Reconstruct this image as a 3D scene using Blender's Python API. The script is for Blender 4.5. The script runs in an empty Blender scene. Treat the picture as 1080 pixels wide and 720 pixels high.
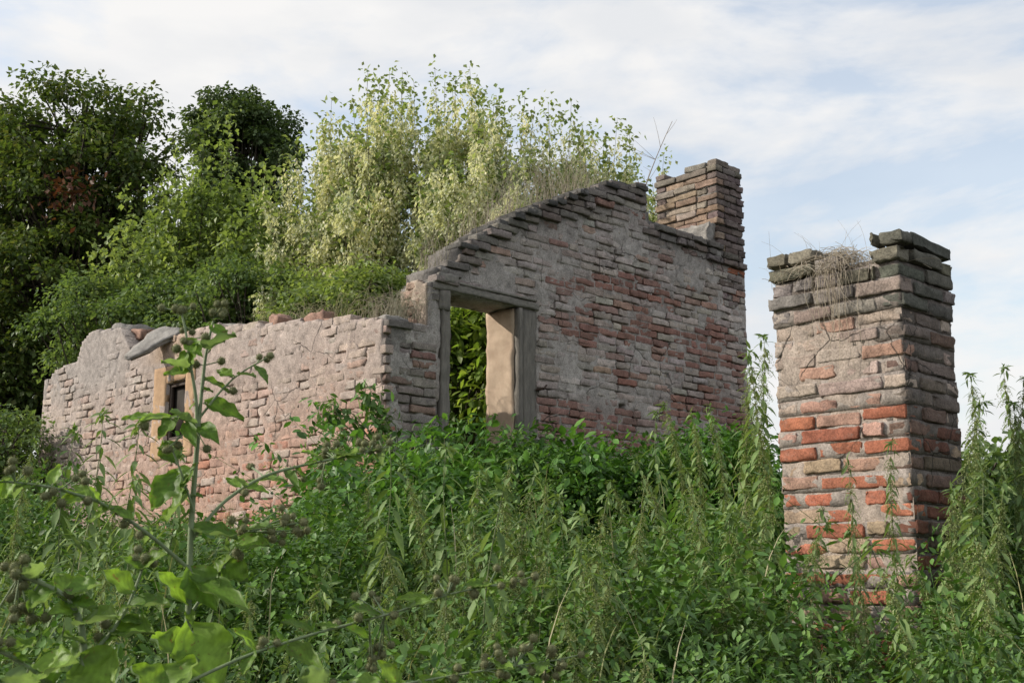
import bpy, math
import numpy as np
from mathutils import Vector, Matrix
R = np.random.default_rng(11)
SC = bpy.context.scene
COL = SC.collection
rad = math.radians

# ------------------------------------------------------------------ camera
FPX = 1300.0
TH = math.atan(260 / FPX)
FWD = np.array([0, math.cos(TH), math.sin(TH)])
UP = np.array([0, -math.sin(TH), math.cos(TH)])
EYE = np.array([0, 0, 1.6])
cd = bpy.data.cameras.new('camera'); cam = bpy.data.objects.new('camera', cd); COL.objects.link(cam)
cam.location = EYE; cam.rotation_euler = (math.pi / 2 + TH, 0, 0)
cd.sensor_width = 36; cd.lens = 36 * FPX / 1080; cd.clip_end = 3000; cd.clip_start = .05
cd.dof.use_dof = True; cd.dof.focus_distance = 9.0; cd.dof.aperture_fstop = 16.0
SC.camera = cam

def ray(x, y): return FWD + np.array([1., 0, 0]) * (x - 540) / FPX + UP * (360 - y) / FPX
def atY(x, y, Y):
    r = ray(x, y); return EYE + r * Y / r[1]
def onplane(x, y, P, n):
    r = ray(x, y); return EYE + r * ((P - EYE) @ n) / (r @ n)
def pxy(x, Y):            # world x of picture column x at distance Y near eye level
    return (x - 540) / FPX * Y * 1.0
A = rad(44)
U = np.array([-math.sin(A), math.cos(A), 0.]); V = np.array([math.cos(A), math.sin(A), 0.]); Z = np.array([0, 0, 1.])
C = atY(408, 337, 9.3)
C0 = np.array([C[0], C[1], 0])
def Gp(x, y):
    p = onplane(x, y, C, U); return float((p - C) @ V), float(p[2])
def Fp(x, y):
    p = onplane(x, y, C, V); return float((p - C) @ U), float(p[2])

# ------------------------------------------------------------------ noise
_perm = R.random(4096)
def vnoise(p, scale, seed=0):
    q = np.asarray(p) * scale + seed * 17.31
    i = np.floor(q).astype(np.int64); f = q - i; f = f * f * (3 - 2 * f)
    def h(a, b, c): return _perm[((a * 73856093) ^ (b * 19349663) ^ (c * 83492791) ^ (seed * 977)) % 4096]
    out = 0
    for dx in (0, 1):
        for dy in (0, 1):
            for dz in (0, 1):
                w = (f[..., 0] if dx else 1 - f[..., 0]) * (f[..., 1] if dy else 1 - f[..., 1]) * (f[..., 2] if dz else 1 - f[..., 2])
                out = out + w * h(i[..., 0] + dx, i[..., 1] + dy, i[..., 2] + dz)
    return out
def fbm(p, scale, seed=0, o=3):
    s = 0; a = .5; t = 0
    for k in range(o):
        s = s + a * vnoise(p, scale * 2 ** k, seed + k); t += a; a *= .5
    return s / t
def sstep(a, b, x):
    t = np.clip((np.asarray(x, float) - a) / (b - a), 0, 1); return t * t * (3 - 2 * t)

# ------------------------------------------------------------------ mesh accumulator
class Acc:
    def __init__(s): s.v = []; s.f = []; s.c = []; s.n = 0
    def add(s, v, faces, col=None):
        v = np.asarray(v, float); s.v.append(v)
        for fa in faces:
            fa = np.asarray(fa, np.int64)
            if len(fa): s.f.append(fa + s.n)
        if col is None: col = (.5, .5, .5)
        col = np.asarray(col, float)
        s.c.append(np.broadcast_to(col, (len(v), 3)) if col.ndim < 2 else col)
        s.n += len(v)
    def inst(s, tv, tf, M, P, col=None):
        """template verts tv (n,3), faces tf list of (k,m); M (m,3,3) rows = images of axes; P (m,3)"""
        m = len(P)
        if m == 0: return
        v = np.einsum('nj,mjk->mnk', tv, M) + P[:, None, :]
        n = len(tv)
        off = (np.arange(m) * n)[:, None, None]
        faces = [(np.asarray(fa)[None] + off).reshape(-1, np.asarray(fa).shape[1]) for fa in tf]
        if col is not None and np.asarray(col).ndim == 2: col = np.repeat(np.asarray(col), n, 0)
        s.add(v.reshape(-1, 3), faces, col)
    def build(s, name, mats, parent=None, smooth=False, origin=None, color=True):
        me = bpy.data.meshes.new(name)
        v = np.concatenate(s.v); org = np.zeros(3) if origin is None else np.asarray(origin)
        v = v - org
        nl = sum(f.size for f in s.f); nf = sum(len(f) for f in s.f)
        me.vertices.add(len(v)); me.vertices.foreach_set('co', v.astype(np.float32).ravel())
        me.loops.add(nl); me.polygons.add(nf)
        me.loops.foreach_set('vertex_index', np.concatenate([f.ravel() for f in s.f]).astype(np.int32))
        tot = np.concatenate([np.full(len(f), f.shape[1]) for f in s.f])
        st = np.concatenate([[0], np.cumsum(tot)[:-1]])
        me.polygons.foreach_set('loop_start', st.astype(np.int32))
        me.polygons.foreach_set('loop_total', tot.astype(np.int32))
        if smooth: me.polygons.foreach_set('use_smooth', np.ones(nf, bool))
        if color:
            at = me.color_attributes.new('Col', 'FLOAT_COLOR', 'POINT')
            c = np.concatenate(s.c); c = np.concatenate([c, np.ones((len(c), 1))], 1)
            at.data.foreach_set('color', c.astype(np.float32).ravel())
        me.update(); me.validate(verbose=False)
        if not isinstance(mats, (list, tuple)): mats = [mats]
        for m in mats: me.materials.append(m)
        o = bpy.data.objects.new(name, me); COL.objects.link(o)
        if origin is not None: o.location = org
        if parent is not None:
            o.parent = parent
            if origin is None:      # verts given in world space
                pass
        return o

def empty(name, loc=(0, 0, 0)):
    o = bpy.data.objects.new(name, None); COL.objects.link(o); o.location = loc; o.empty_display_size = .1
    return o
def tag(o, label=None, cat=None, group=None, kind=None):
    for k, x in (('label', label), ('category', cat), ('group', group), ('kind', kind)):
        if x: o[k] = x
    return o
def part(acc, name, mat, root, smooth=False):
    """child whose verts are world coordinates, stored relative to its thing's base"""
    l = np.array(root.location)
    acc.v = [a - l for a in acc.v]
    return acc.build(name, mat, root, smooth)
def copy_tree(o, parent=None):
    c = o.copy(); COL.objects.link(c)
    if parent is not None: c.parent = parent
    for ch in list(o.children): copy_tree(ch, c)
    return c

def box(acc, lo, hi, ax=(V, U, Z), org=None, col=None, seg=None, rough=0., seed=0, taper=None):
    """subdivided box in frame ax with optional noise"""
    lo = np.array(lo, float); hi = np.array(hi, float)
    if seg is None: seg = (1, 1, 1)
    vs, fs = gridbox(seg)
    p = lo + vs * (hi - lo)
    if rough:
        p = p + (np.stack([fbm(p + 3.1 * seed, 9 , 50 + k) for k in range(3)], -1) - .5) * 2 * rough
        p = p + (np.stack([vnoise(p, 31, 60 + k) for k in range(3)], -1) - .5) * rough * .8
    w = p[:, :1] * ax[0] + p[:, 1:2] * ax[1] + p[:, 2:3] * ax[2]
    if org is not None: w = w + org
    acc.add(w, [fs], col)
_gb = {}
def gridbox(seg):
    if seg in _gb: return _gb[seg]
    nx, ny, nz = seg; idx = {}; vs = []; fs = []
    def vid(i, j, k):
        if (i, j, k) not in idx: idx[(i, j, k)] = len(vs); vs.append((i / nx, j / ny, k / nz))
        return idx[(i, j, k)]
    for j in range(ny):
        for k in range(nz):
            fs.append((vid(0, j, k), vid(0, j, k + 1), vid(0, j + 1, k + 1), vid(0, j + 1, k)))
            fs.append((vid(nx, j, k), vid(nx, j + 1, k), vid(nx, j + 1, k + 1), vid(nx, j, k + 1)))
    for i in range(nx):
        for k in range(nz):
            fs.append((vid(i, 0, k), vid(i + 1, 0, k), vid(i + 1, 0, k + 1), vid(i, 0, k + 1)))
            fs.append((vid(i, ny, k), vid(i, ny, k + 1), vid(i + 1, ny, k + 1), vid(i + 1, ny, k)))
    for i in range(nx):
        for j in range(ny):
            fs.append((vid(i, j, 0), vid(i, j + 1, 0), vid(i + 1, j + 1, 0), vid(i + 1, j, 0)))
            fs.append((vid(i, j, nz), vid(i + 1, j, nz), vid(i + 1, j + 1, nz), vid(i, j + 1, nz)))
    _gb[seg] = (np.array(vs), np.array(fs)); return _gb[seg]

def tube(acc, pts, r, n=6, col=None, cap=True):
    pts = np.asarray(pts, float); m = len(pts)
    r = np.broadcast_to(np.asarray(r, float), (m,))
    t = np.gradient(pts, axis=0); t /= np.linalg.norm(t, axis=1)[:, None] + 1e-9
    ref = np.array([.31, .17, .93]) if abs(t[0] @ np.array([.31, .17, .93])) < .9 else np.array([1., 0, 0])
    a = np.cross(t, ref); a /= np.linalg.norm(a, axis=1)[:, None] + 1e-9
    b = np.cross(t, a)
    an = np.arange(n) / n * 2 * math.pi
    ring = pts[:, None] + r[:, None, None] * (np.cos(an)[None, :, None] * a[:, None] + np.sin(an)[None, :, None] * b[:, None])
    i = np.arange(m - 1)[:, None] * n; j = np.arange(n)[None]
    j2 = (j + 1) % n
    f = np.stack([i + j, i + j2, i + n + j2, i + n + j], -1).reshape(-1, 4)
    acc.add(ring.reshape(-1, 3), [f], col)

def bez(p0, p1, p2, n):
    t = np.linspace(0, 1, n)[:, None]
    return (1 - t) ** 2 * p0 + 2 * t * (1 - t) * p1 + t * t * p2

# ------------------------------------------------------------------ materials
def newmat(name):
    m = bpy.data.materials.new(name); m.use_nodes = True
    nt = m.node_tree; nt.nodes.clear()
    return m, nt, nt.nodes, nt.links
def N(nt, t, **kw):
    n = nt.nodes.new(t)
    for k, v in kw.items():
        if k.startswith('i_'):
            key = k[2:]; key = int(key) if key.isdigit() else key.replace('_', ' ')
            n.inputs[key].default_value = v
        else: setattr(n, k, v)
    return n
def mix(nt, a, b, fac, mode='MIX'):
    n = nt.nodes.new('ShaderNodeMix'); n.data_type = 'RGBA'; n.blend_type = mode
    for sock, val in ((n.inputs[0], fac), (n.inputs[6], a), (n.inputs[7], b)):
        if hasattr(val, 'is_output'): nt.links.new(val, sock)
        else: sock.default_value = val if not isinstance(val, tuple) else (*val, 1)[:4]
    return n.outputs[2]
def ramp(nt, src, stops):
    n = nt.nodes.new('ShaderNodeValToRGB'); cr = n.color_ramp
    while len(cr.elements) < len(stops): cr.elements.new(.5)
    for e, (p, c) in zip(cr.elements, stops):
        e.position = p; e.color = (*c, 1) if isinstance(c, tuple) else (c, c, c, 1)
    nt.links.new(src, n.inputs[0]); return n.outputs[0]
def noise(nt, scale, detail=6, rough=.6, vec=None):
    n = N(nt, 'ShaderNodeTexNoise'); n.inputs['Scale'].default_value = scale
    n.inputs['Detail'].default_value = detail; n.inputs['Roughness'].default_value = rough
    if vec is not None: nt.links.new(vec, n.inputs['Vector'])
    return n.outputs[0]

def masonry_mat(name, lichen=.4, bump=.5):
    m, nt, nd, lk = newmat(name)
    geo = N(nt, 'ShaderNodeNewGeometry'); P = geo.outputs['Position']
    att = N(nt, 'ShaderNodeAttribute', attribute_name='Col')
    n1 = noise(nt, 14, 8, .7, P); n2 = noise(nt, 95, 5, .75, P); n3 = noise(nt, 3.2, 6, .65, P)
    k1 = ramp(nt, n1, [(.3, .6), (.5, 1.), (.7, 1.35)])
    c = mix(nt, att.outputs['Color'], k1, 1., 'MULTIPLY')
    k2 = ramp(nt, n2, [(.32, .5), (.5, 1.0), (.68, 1.45)])
    c = mix(nt, c, k2, .9, 'MULTIPLY')
    dst = N(nt, 'ShaderNodeTexNoise'); dst.inputs['Scale'].default_value = 5; dst.inputs['Detail'].default_value = 5; lk.new(P, dst.inputs['Vector'])
    vadd = N(nt, 'ShaderNodeVectorMath', operation='MULTIPLY_ADD'); lk.new(dst.outputs[1], vadd.inputs[0]); vadd.inputs[1].default_value = (.13, .13, .13); lk.new(P, vadd.inputs[2])
    vor = N(nt, 'ShaderNodeTexVoronoi', feature='DISTANCE_TO_EDGE'); vor.inputs['Scale'].default_value = 2.6; lk.new(vadd.outputs[0], vor.inputs['Vector'])
    crack = mix(nt, (0, 0, 0), ramp(nt, vor.outputs[0], [(.004, 1.), (.013, 0.)]), ramp(nt, noise(nt, 1.7, 2, .5, P), [(.50, 0.), (.60, 1.)]))
    c = mix(nt, c, (.03, .026, .022), mixfac(nt, crack, .85))
    # pale lime bloom and dark pits
    bl = ramp(nt, noise(nt, 23, 7, .72, P), [(.56, 0.), (.72, 1.)])
    bl = mix(nt, (0, 0, 0), bl, n3)
    c = mix(nt, c, (.42, .39, .36), mix(nt, (0, 0, 0), bl, lichen))
    pit = ramp(nt, noise(nt, 120, 3, .6, P), [(.30, 1.), (.38, 0.)])
    c = mix(nt, c, (.05, .045, .04), mix(nt, (0, 0, 0), pit, .6))
    b = N(nt, 'ShaderNodeBsdfPrincipled'); b.inputs['Roughness'].default_value = .93
    b.inputs['Specular IOR Level'].default_value = .2
    lk.new(c, b.inputs['Base Color'])
    bp = N(nt, 'ShaderNodeBump'); bp.inputs['Strength'].default_value = bump; bp.inputs['Distance'].default_value = .006
    lk.new(mix(nt, mix(nt, n1, n2, .7), (0, 0, 0), crack), bp.inputs['Height']); lk.new(bp.outputs[0], b.inputs['Normal'])
    o = N(nt, 'ShaderNodeOutputMaterial'); lk.new(b.outputs[0], o.inputs[0])
    return m

def leaf_mat(name, cols, trans=.35, rough=.5, under=None, hue_noise=1.2, spec=.35, veins=False, tint=(1.3, 1.3, .6)):
    m, nt, nd, lk = newmat(name)
    geo = N(nt, 'ShaderNodeNewGeometry')
    c = ramp(nt, geo.outputs['Random Per Island'], [(i / max(1, len(cols) - 1), x) for i, x in enumerate(cols)])
    nz = noise(nt, hue_noise, 3, .5, geo.outputs['Position'])
    c = mix(nt, c, ramp(nt, nz, [(.3, (.7, .75, .62)), (.7, (1.25, 1.2, 1.15))]), 1., 'MULTIPLY')
    v = ramp(nt, noise(nt, 60, 3, .6, geo.outputs['Position']), [(.3, .8), (.7, 1.15)])
    c = mix(nt, c, v, .8, 'MULTIPLY')
    if veins:
        va = N(nt, 'ShaderNodeAttribute', attribute_name='Col'); c = mix(nt, c, va.outputs['Color'], 1., 'MULTIPLY')
        c = mix(nt, c, (.16, .11, .04), ramp(nt, noise(nt, 90, 2, .5, geo.outputs['Position']), [(.66, 0.), (.72, .8)]))
    if under: c = mix(nt, c, under, mixfac(nt, geo.outputs['Backfacing'], .75))
    b = N(nt, 'ShaderNodeBsdfPrincipled'); b.inputs['Roughness'].default_value = rough
    b.inputs['Specular IOR Level'].default_value = spec
    lk.new(c, b.inputs['Base Color'])
    t = N(nt, 'ShaderNodeBsdfTranslucent')
    lk.new(mix(nt, c, tint, 1., 'MULTIPLY'), t.inputs['Color'])
    ms = N(nt, 'ShaderNodeMixShader'); ms.inputs[0].default_value = trans
    lk.new(b.outputs[0], ms.inputs[1]); lk.new(t.outputs[0], ms.inputs[2])
    o = N(nt, 'ShaderNodeOutputMaterial'); lk.new(ms.outputs[0], o.inputs[0])
    return m
def mixfac(nt, s, k):
    n = N(nt, 'ShaderNodeMath', operation='MULTIPLY'); nt.links.new(s, n.inputs[0]); n.inputs[1].default_value = k
    return n.outputs[0]
def plain_mat(name, c1, c2, scale=20, rough=.85, bump=.3, stretch=None, metal=0, spec=.3, dist=.01):
    m, nt, nd, lk = newmat(name)
    tc = N(nt, 'ShaderNodeTexCoord'); vec = tc.outputs['Object']
    if stretch:
        mp = N(nt, 'ShaderNodeMapping'); mp.inputs['Scale'].default_value = stretch; lk.new(vec, mp.inputs[0]); vec = mp.outputs[0]
    n1 = noise(nt, scale, 7, .7, vec)
    c = ramp(nt, n1, [(.3, c1), (.7, c2)])
    b = N(nt, 'ShaderNodeBsdfPrincipled'); b.inputs['Roughness'].default_value = rough
    b.inputs['Specular IOR Level'].default_value = spec; b.inputs['Metallic'].default_value = metal
    lk.new(c, b.inputs['Base Color'])
    bp = N(nt, 'ShaderNodeBump'); bp.inputs['Strength'].default_value = bump; bp.inputs['Distance'].default_value = dist
    lk.new(noise(nt, scale * 3, 6, .7, vec), bp.inputs['Height']); lk.new(bp.outputs[0], b.inputs['Normal'])
    o = N(nt, 'ShaderNodeOutputMaterial'); lk.new(b.outputs[0], o.inputs[0])
    return m
M = {}
M['masonry'] = masonry_mat('weathered_brick', .4, .7)
M['soil'] = plain_mat('soil', (.018, .014, .009), (.05, .04, .025), 6, .95, .8)
M['plaster'] = plain_mat('lime_plaster', (.34, .25, .18), (.5, .39, .29), 5, .9, .35)
M['orange'] = plain_mat('orange_render', (.31, .20, .12), (.46, .31, .19), 16, .9, .6)
M['wood'] = plain_mat('grey_wood', (.10, .095, .085), (.22, .2, .175), 6, .85, .6, (6, 6, 1.2))
M['beam'] = plain_mat('grey_beam', (.12, .115, .105), (.27, .25, .22), 6, .9, .6, (1.5, 6, 8))
M['darkwood'] = plain_mat('dark_wood', (.03, .02, .015), (.06, .04, .03), 30, .7, .3)
M['stone'] = plain_mat('broken_mortar', (.17, .16, .15), (.38, .36, .335), 11, .95, 1., dist=.02)
M['iron'] = plain_mat('rusty_iron', (.03, .02, .016), (.08, .05, .035), 60, .7, .4)
M['glass'] = plain_mat('dusty_glass', (.014, .011, .009), (.035, .028, .022), 6, .7, .1, spec=.15)
M['bark'] = plain_mat('bark', (.035, .028, .02), (.10, .085, .065), 12, .9, .6, (1, 1, .3))
M['twig'] = plain_mat('dry_twig', (.2, .16, .12), (.36, .31, .25), 20, .85, .2)
M['stem'] = plain_mat('green_stem', (.10, .14, .05), (.17, .2, .09), 20, .6, .2)
M['stem2'] = plain_mat('burdock_stem', (.13, .19, .09), (.22, .27, .15), 30, .55, .2)
M['strawm'] = leaf_mat('straw', [(.26, .22, .18), (.42, .38, .32), (.34, .29, .24), (.5, .46, .42)], .2, .7)
M['straw2'] = leaf_mat('standing_straw', [(.34, .31, .2), (.42, .38, .27), (.22, .25, .1), (.4, .35, .25)], .2, .7)
M['dark'] = leaf_mat('dark_leaf', [(0.0719, 0.115, 0.0316), (0.1006, 0.1581, 0.0431), (0.1437, 0.2012, 0.0575), (0.0575, 0.0935, 0.0316), (0.1869, 0.2012, 0.0719)], .35, .5, hue_noise=.6)
M['dark2'] = leaf_mat('dull_leaf', [(0.0715, 0.117, 0.0455), (0.091, 0.143, 0.0585), (0.117, 0.169, 0.0715), (0.0585, 0.0975, 0.039)], .3, .5)
M['red'] = leaf_mat('rusty_leaf', [(.12, .04, .03), (.16, .07, .04), (.08, .04, .03)], .25, .6)
M['green'] = leaf_mat('fresh_leaf', [(0.1608, 0.2321, 0.0781), (0.2269, 0.3095, 0.1117), (0.2932, 0.3696, 0.1564), (0.1323, 0.1891, 0.0737)], .4, .5)
M['green2'] = leaf_mat('shrub_leaf', [(0.1002, 0.1673, 0.0638), (0.1505, 0.2325, 0.0866), (0.2005, 0.2789, 0.1139), (0.0802, 0.1302, 0.0546)], .38, .5)
M['elder'] = leaf_mat('maple_leaf', [(0.163, 0.2434, 0.0804), (0.2282, 0.3083, 0.125), (0.3259, 0.3894, 0.1962), (0.1466, 0.203, 0.0804), (0.3911, 0.4217, 0.2499)], .4, .5)
M['seed'] = leaf_mat('winged_seed', tint=(1.3, 1.3, .8), cols=[(0.566, 0.5841, 0.4204), (0.6761, 0.6789, 0.5214), (0.7862, 0.7735, 0.6391), (0.4874, 0.5367, 0.3363)], trans=.35, rough=.6)
M['under'] = leaf_mat('undergrowth_leaf', [(0.0573, 0.1333, 0.0273), (0.0896, 0.196, 0.0375), (0.1342, 0.2648, 0.0546), (0.0465, 0.098, 0.0255), (0.179, 0.2941, 0.0853), (0.0752, 0.1668, 0.0375)], .24, .5, hue_noise=1.6)
M['under2'] = leaf_mat('undergrowth_dull', [(0.045, 0.099, 0.03), (0.072, 0.1452, 0.042), (0.1125, 0.2063, 0.063), (0.135, 0.2145, 0.075)], .24, .6, hue_noise=1.6)
M['creep'] = leaf_mat('creeper_leaf', [(0.0556, 0.1352, 0.0283), (0.0954, 0.2228, 0.0424), (0.1433, 0.3024, 0.0619), (0.0477, 0.1035, 0.0283)], .32, .4, hue_noise=1.6)
M['nettle'] = leaf_mat('nettle_leaf', [(0.1087, 0.1812, 0.058), (0.1595, 0.2465, 0.087), (0.2175, 0.3045, 0.1232), (0.087, 0.145, 0.0508)], .3, .6)
M['catkin'] = leaf_mat('nettle_flower', [(0.1955, 0.2645, 0.1035), (0.276, 0.345, 0.1495), (0.322, 0.368, 0.1955), (0.23, 0.23, 0.115)], .25, .7)
M['burleaf'] = leaf_mat('burdock_leaf', [(0.1125, 0.2116, 0.033), (0.1625, 0.2857, 0.044), (0.2, 0.328, 0.0605), (0.125, 0.2222, 0.044)], .5, .5, under=(.17, .24, .15), hue_noise=6, veins=True)
M['burr'] = leaf_mat('burr', [(.13, .16, .07), (.18, .19, .10), (.12, .11, .06)], .15, .7)
M['bright'] = leaf_mat('sunlit_leaf', [(.16, .26, .05), (.22, .33, .07), (.30, .38, .10), (.12, .2, .04)], .55, .5)  # lighter leaf copy for the doorway bush, sunlight put into its colour
M['yellow'] = leaf_mat('yellow_leaf', [(.35, .3, .05), (.4, .25, .06), (.25, .12, .05)], .35, .6)

# ------------------------------------------------------------------ ground
def ground_z(x, y):
    x = np.asarray(x, float); y = np.asarray(y, float)
    g = .05 + .25 * sstep(1.8, 4.0, y) + 1.3 * np.clip((y - 4) / 5.3, 0, 1)
    g = g + .55 * np.exp(-((x - 1.5) / 1.9) ** 2 - ((y - 9.6) / 1.5) ** 2)
    g = g + .25 * np.exp(-((x - 3.6) / 1.3) ** 2 - ((y - 6.3) / 1.4) ** 2)
    g = g - 1.6 * sstep(18, 60, y) * 1.0
    g = g - .6 * sstep(4, 14, np.abs(x))*sstep(30,5,y)
    p = np.stack([x, y, np.zeros_like(x)], -1)
    return g + (fbm(p, .8, 3) - .5) * .18
def make_ground():
    def axis(lim, fine, n1, n2):
        a = np.linspace(-fine, fine, n1); e = fine * (lim / fine) ** (np.linspace(0, 1, n2)[1:])
        return np.concatenate([-e[::-1], a, e])
    xs = axis(1500, 14, 150, 24); ys = axis(1500, 22, 220, 24)
    X, Y = np.meshgrid(xs, ys, indexing='ij')
    ZZ = ground_z(X, Y)
    v = np.stack([X, Y, ZZ], -1).reshape(-1, 3)
    nx, ny = X.shape; i = np.arange(nx - 1)[:, None] * ny; j = np.arange(ny - 1)[None]
    f = np.stack([i + j, i + ny + j, i + ny + j + 1, i + j + 1], -1).reshape(-1, 4)
    a = Acc(); a.add(v, [f]); o = a.build('ground', M['soil'], smooth=True)
    tag(o, kind='structure')
make_ground()

# ------------------------------------------------------------------ bricks
CH = .078; MJ = .008
_bt_v, _bt_f = gridbox((6, 4, 4))
def _brick_template():
    v = _bt_v.copy()
    gx = np.array([0, .045, .28, .5, .72, .955, 1.]); gy = np.array([0, .09, .5, .91, 1.])
    v[:, 0] = gx[np.rint(v[:, 0] * 6).astype(int)]; v[:, 1] = gy[np.rint(v[:, 1] * 4).astype(int)]
    v[:, 2] = np.array([0, .14, .5, .86, 1.])[np.rint(v[:, 2] * 4).astype(int)]
    v = v - .5                            # -.5 .. .5
    return v
BT = _brick_template()
def add_bricks(acc, cen, dims, ax, col, rough=.004, rnd=.012):
    """cen (m,3) world centres; dims (m,3) along ax (3,3)."""
    m = len(cen)
    if m == 0: return
    cen = np.asarray(cen); dims = np.asarray(dims)
    t = BT[None] * dims[:, None]                      # m,n,3
    h = dims[:, None] / 2
    # round edges: pull in where two coordinates are near the border
    near = (np.abs(np.abs(t) - h) < 1e-6) * 1.
    k = np.clip(near.sum(-1, keepdims=True) - 1, 0, 2)
    rr = R.uniform(.3, 1.3, (m, 1, 1)) * R.uniform(.4, 1.6, (m, t.shape[1], 1))
    t = t - np.sign(t) * near * k * rnd * .32 * rr
    low = (fbm(t * 1.0 + R.random((m, 1, 3)) * 50, 11, 9, 2) - .5)[..., None]
    t = t + low * np.array([.3, 1., .5]) * rough * 4
    # wobble + chipped corners
    jit = R.normal(0, rough, t.shape) * np.array([.7, .4, .55])
    t = t + jit
    chip = (R.random((m, t.shape[1], 1)) < .10) & (k > .5)
    t = t * np.where(chip, .95, 1.)
    # small rotation
    ang = R.normal(0, .012, (m, 3))
    tx = t.copy()
    tx[..., 0] += -ang[:, None, 2] * t[..., 1] + ang[:, None, 1] * t[..., 2]
    tx[..., 1] += ang[:, None, 2] * t[..., 0]
    tx[..., 2] += -ang[:, None, 1] * t[..., 0] * .8
    w = tx[..., 0:1] * ax[0] + tx[..., 1:2] * ax[1] + tx[..., 2:3] * ax[2] + cen[:, None]
    n = t.shape[1]
    f = (_bt_f[None] + (np.arange(m) * n)[:, None, None]).reshape(-1, 4)
    acc.add(w.reshape(-1, 3), [f], np.repeat(col, n, 0))

def inpoly(poly, x, y):
    x = np.asarray(x, float); y = np.asarray(y, float); ins = np.zeros(x.shape, bool)
    n = len(poly)
    for i in range(n):
        x1, y1 = poly[i]; x2, y2 = poly[(i + 1) % n]
        cnd = ((y1 > y) != (y2 > y))
        with np.errstate(divide='ignore', invalid='ignore'):
            xi = (x2 - x1) * (y - y1) / (y2 - y1 + 1e-12) + x1
        ins ^= cnd & (x < xi)
    return ins

PALE = np.array([.36, .29, .245]); PINK = np.array([.36, .225, .175]); ORANGE = np.array([.34, .13, .08])
DRED = np.array([.17, .083, .064]); GREY = np.array([.25, .225, .21]); BLACKG = np.array([.06, .058, .055])
OLIVE = np.array([.155, .145, .11]); SAND = np.array([.35, .265, .185]); MORT = np.array([.30, .27, .245])
def jitcol(c, s=.12):
    c = np.asarray(c); return np.clip(c * (1 + R.normal(0, s, (len(c), 1))) * (1 + R.normal(0, s * .25, c.shape)), .01, .9)

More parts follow.
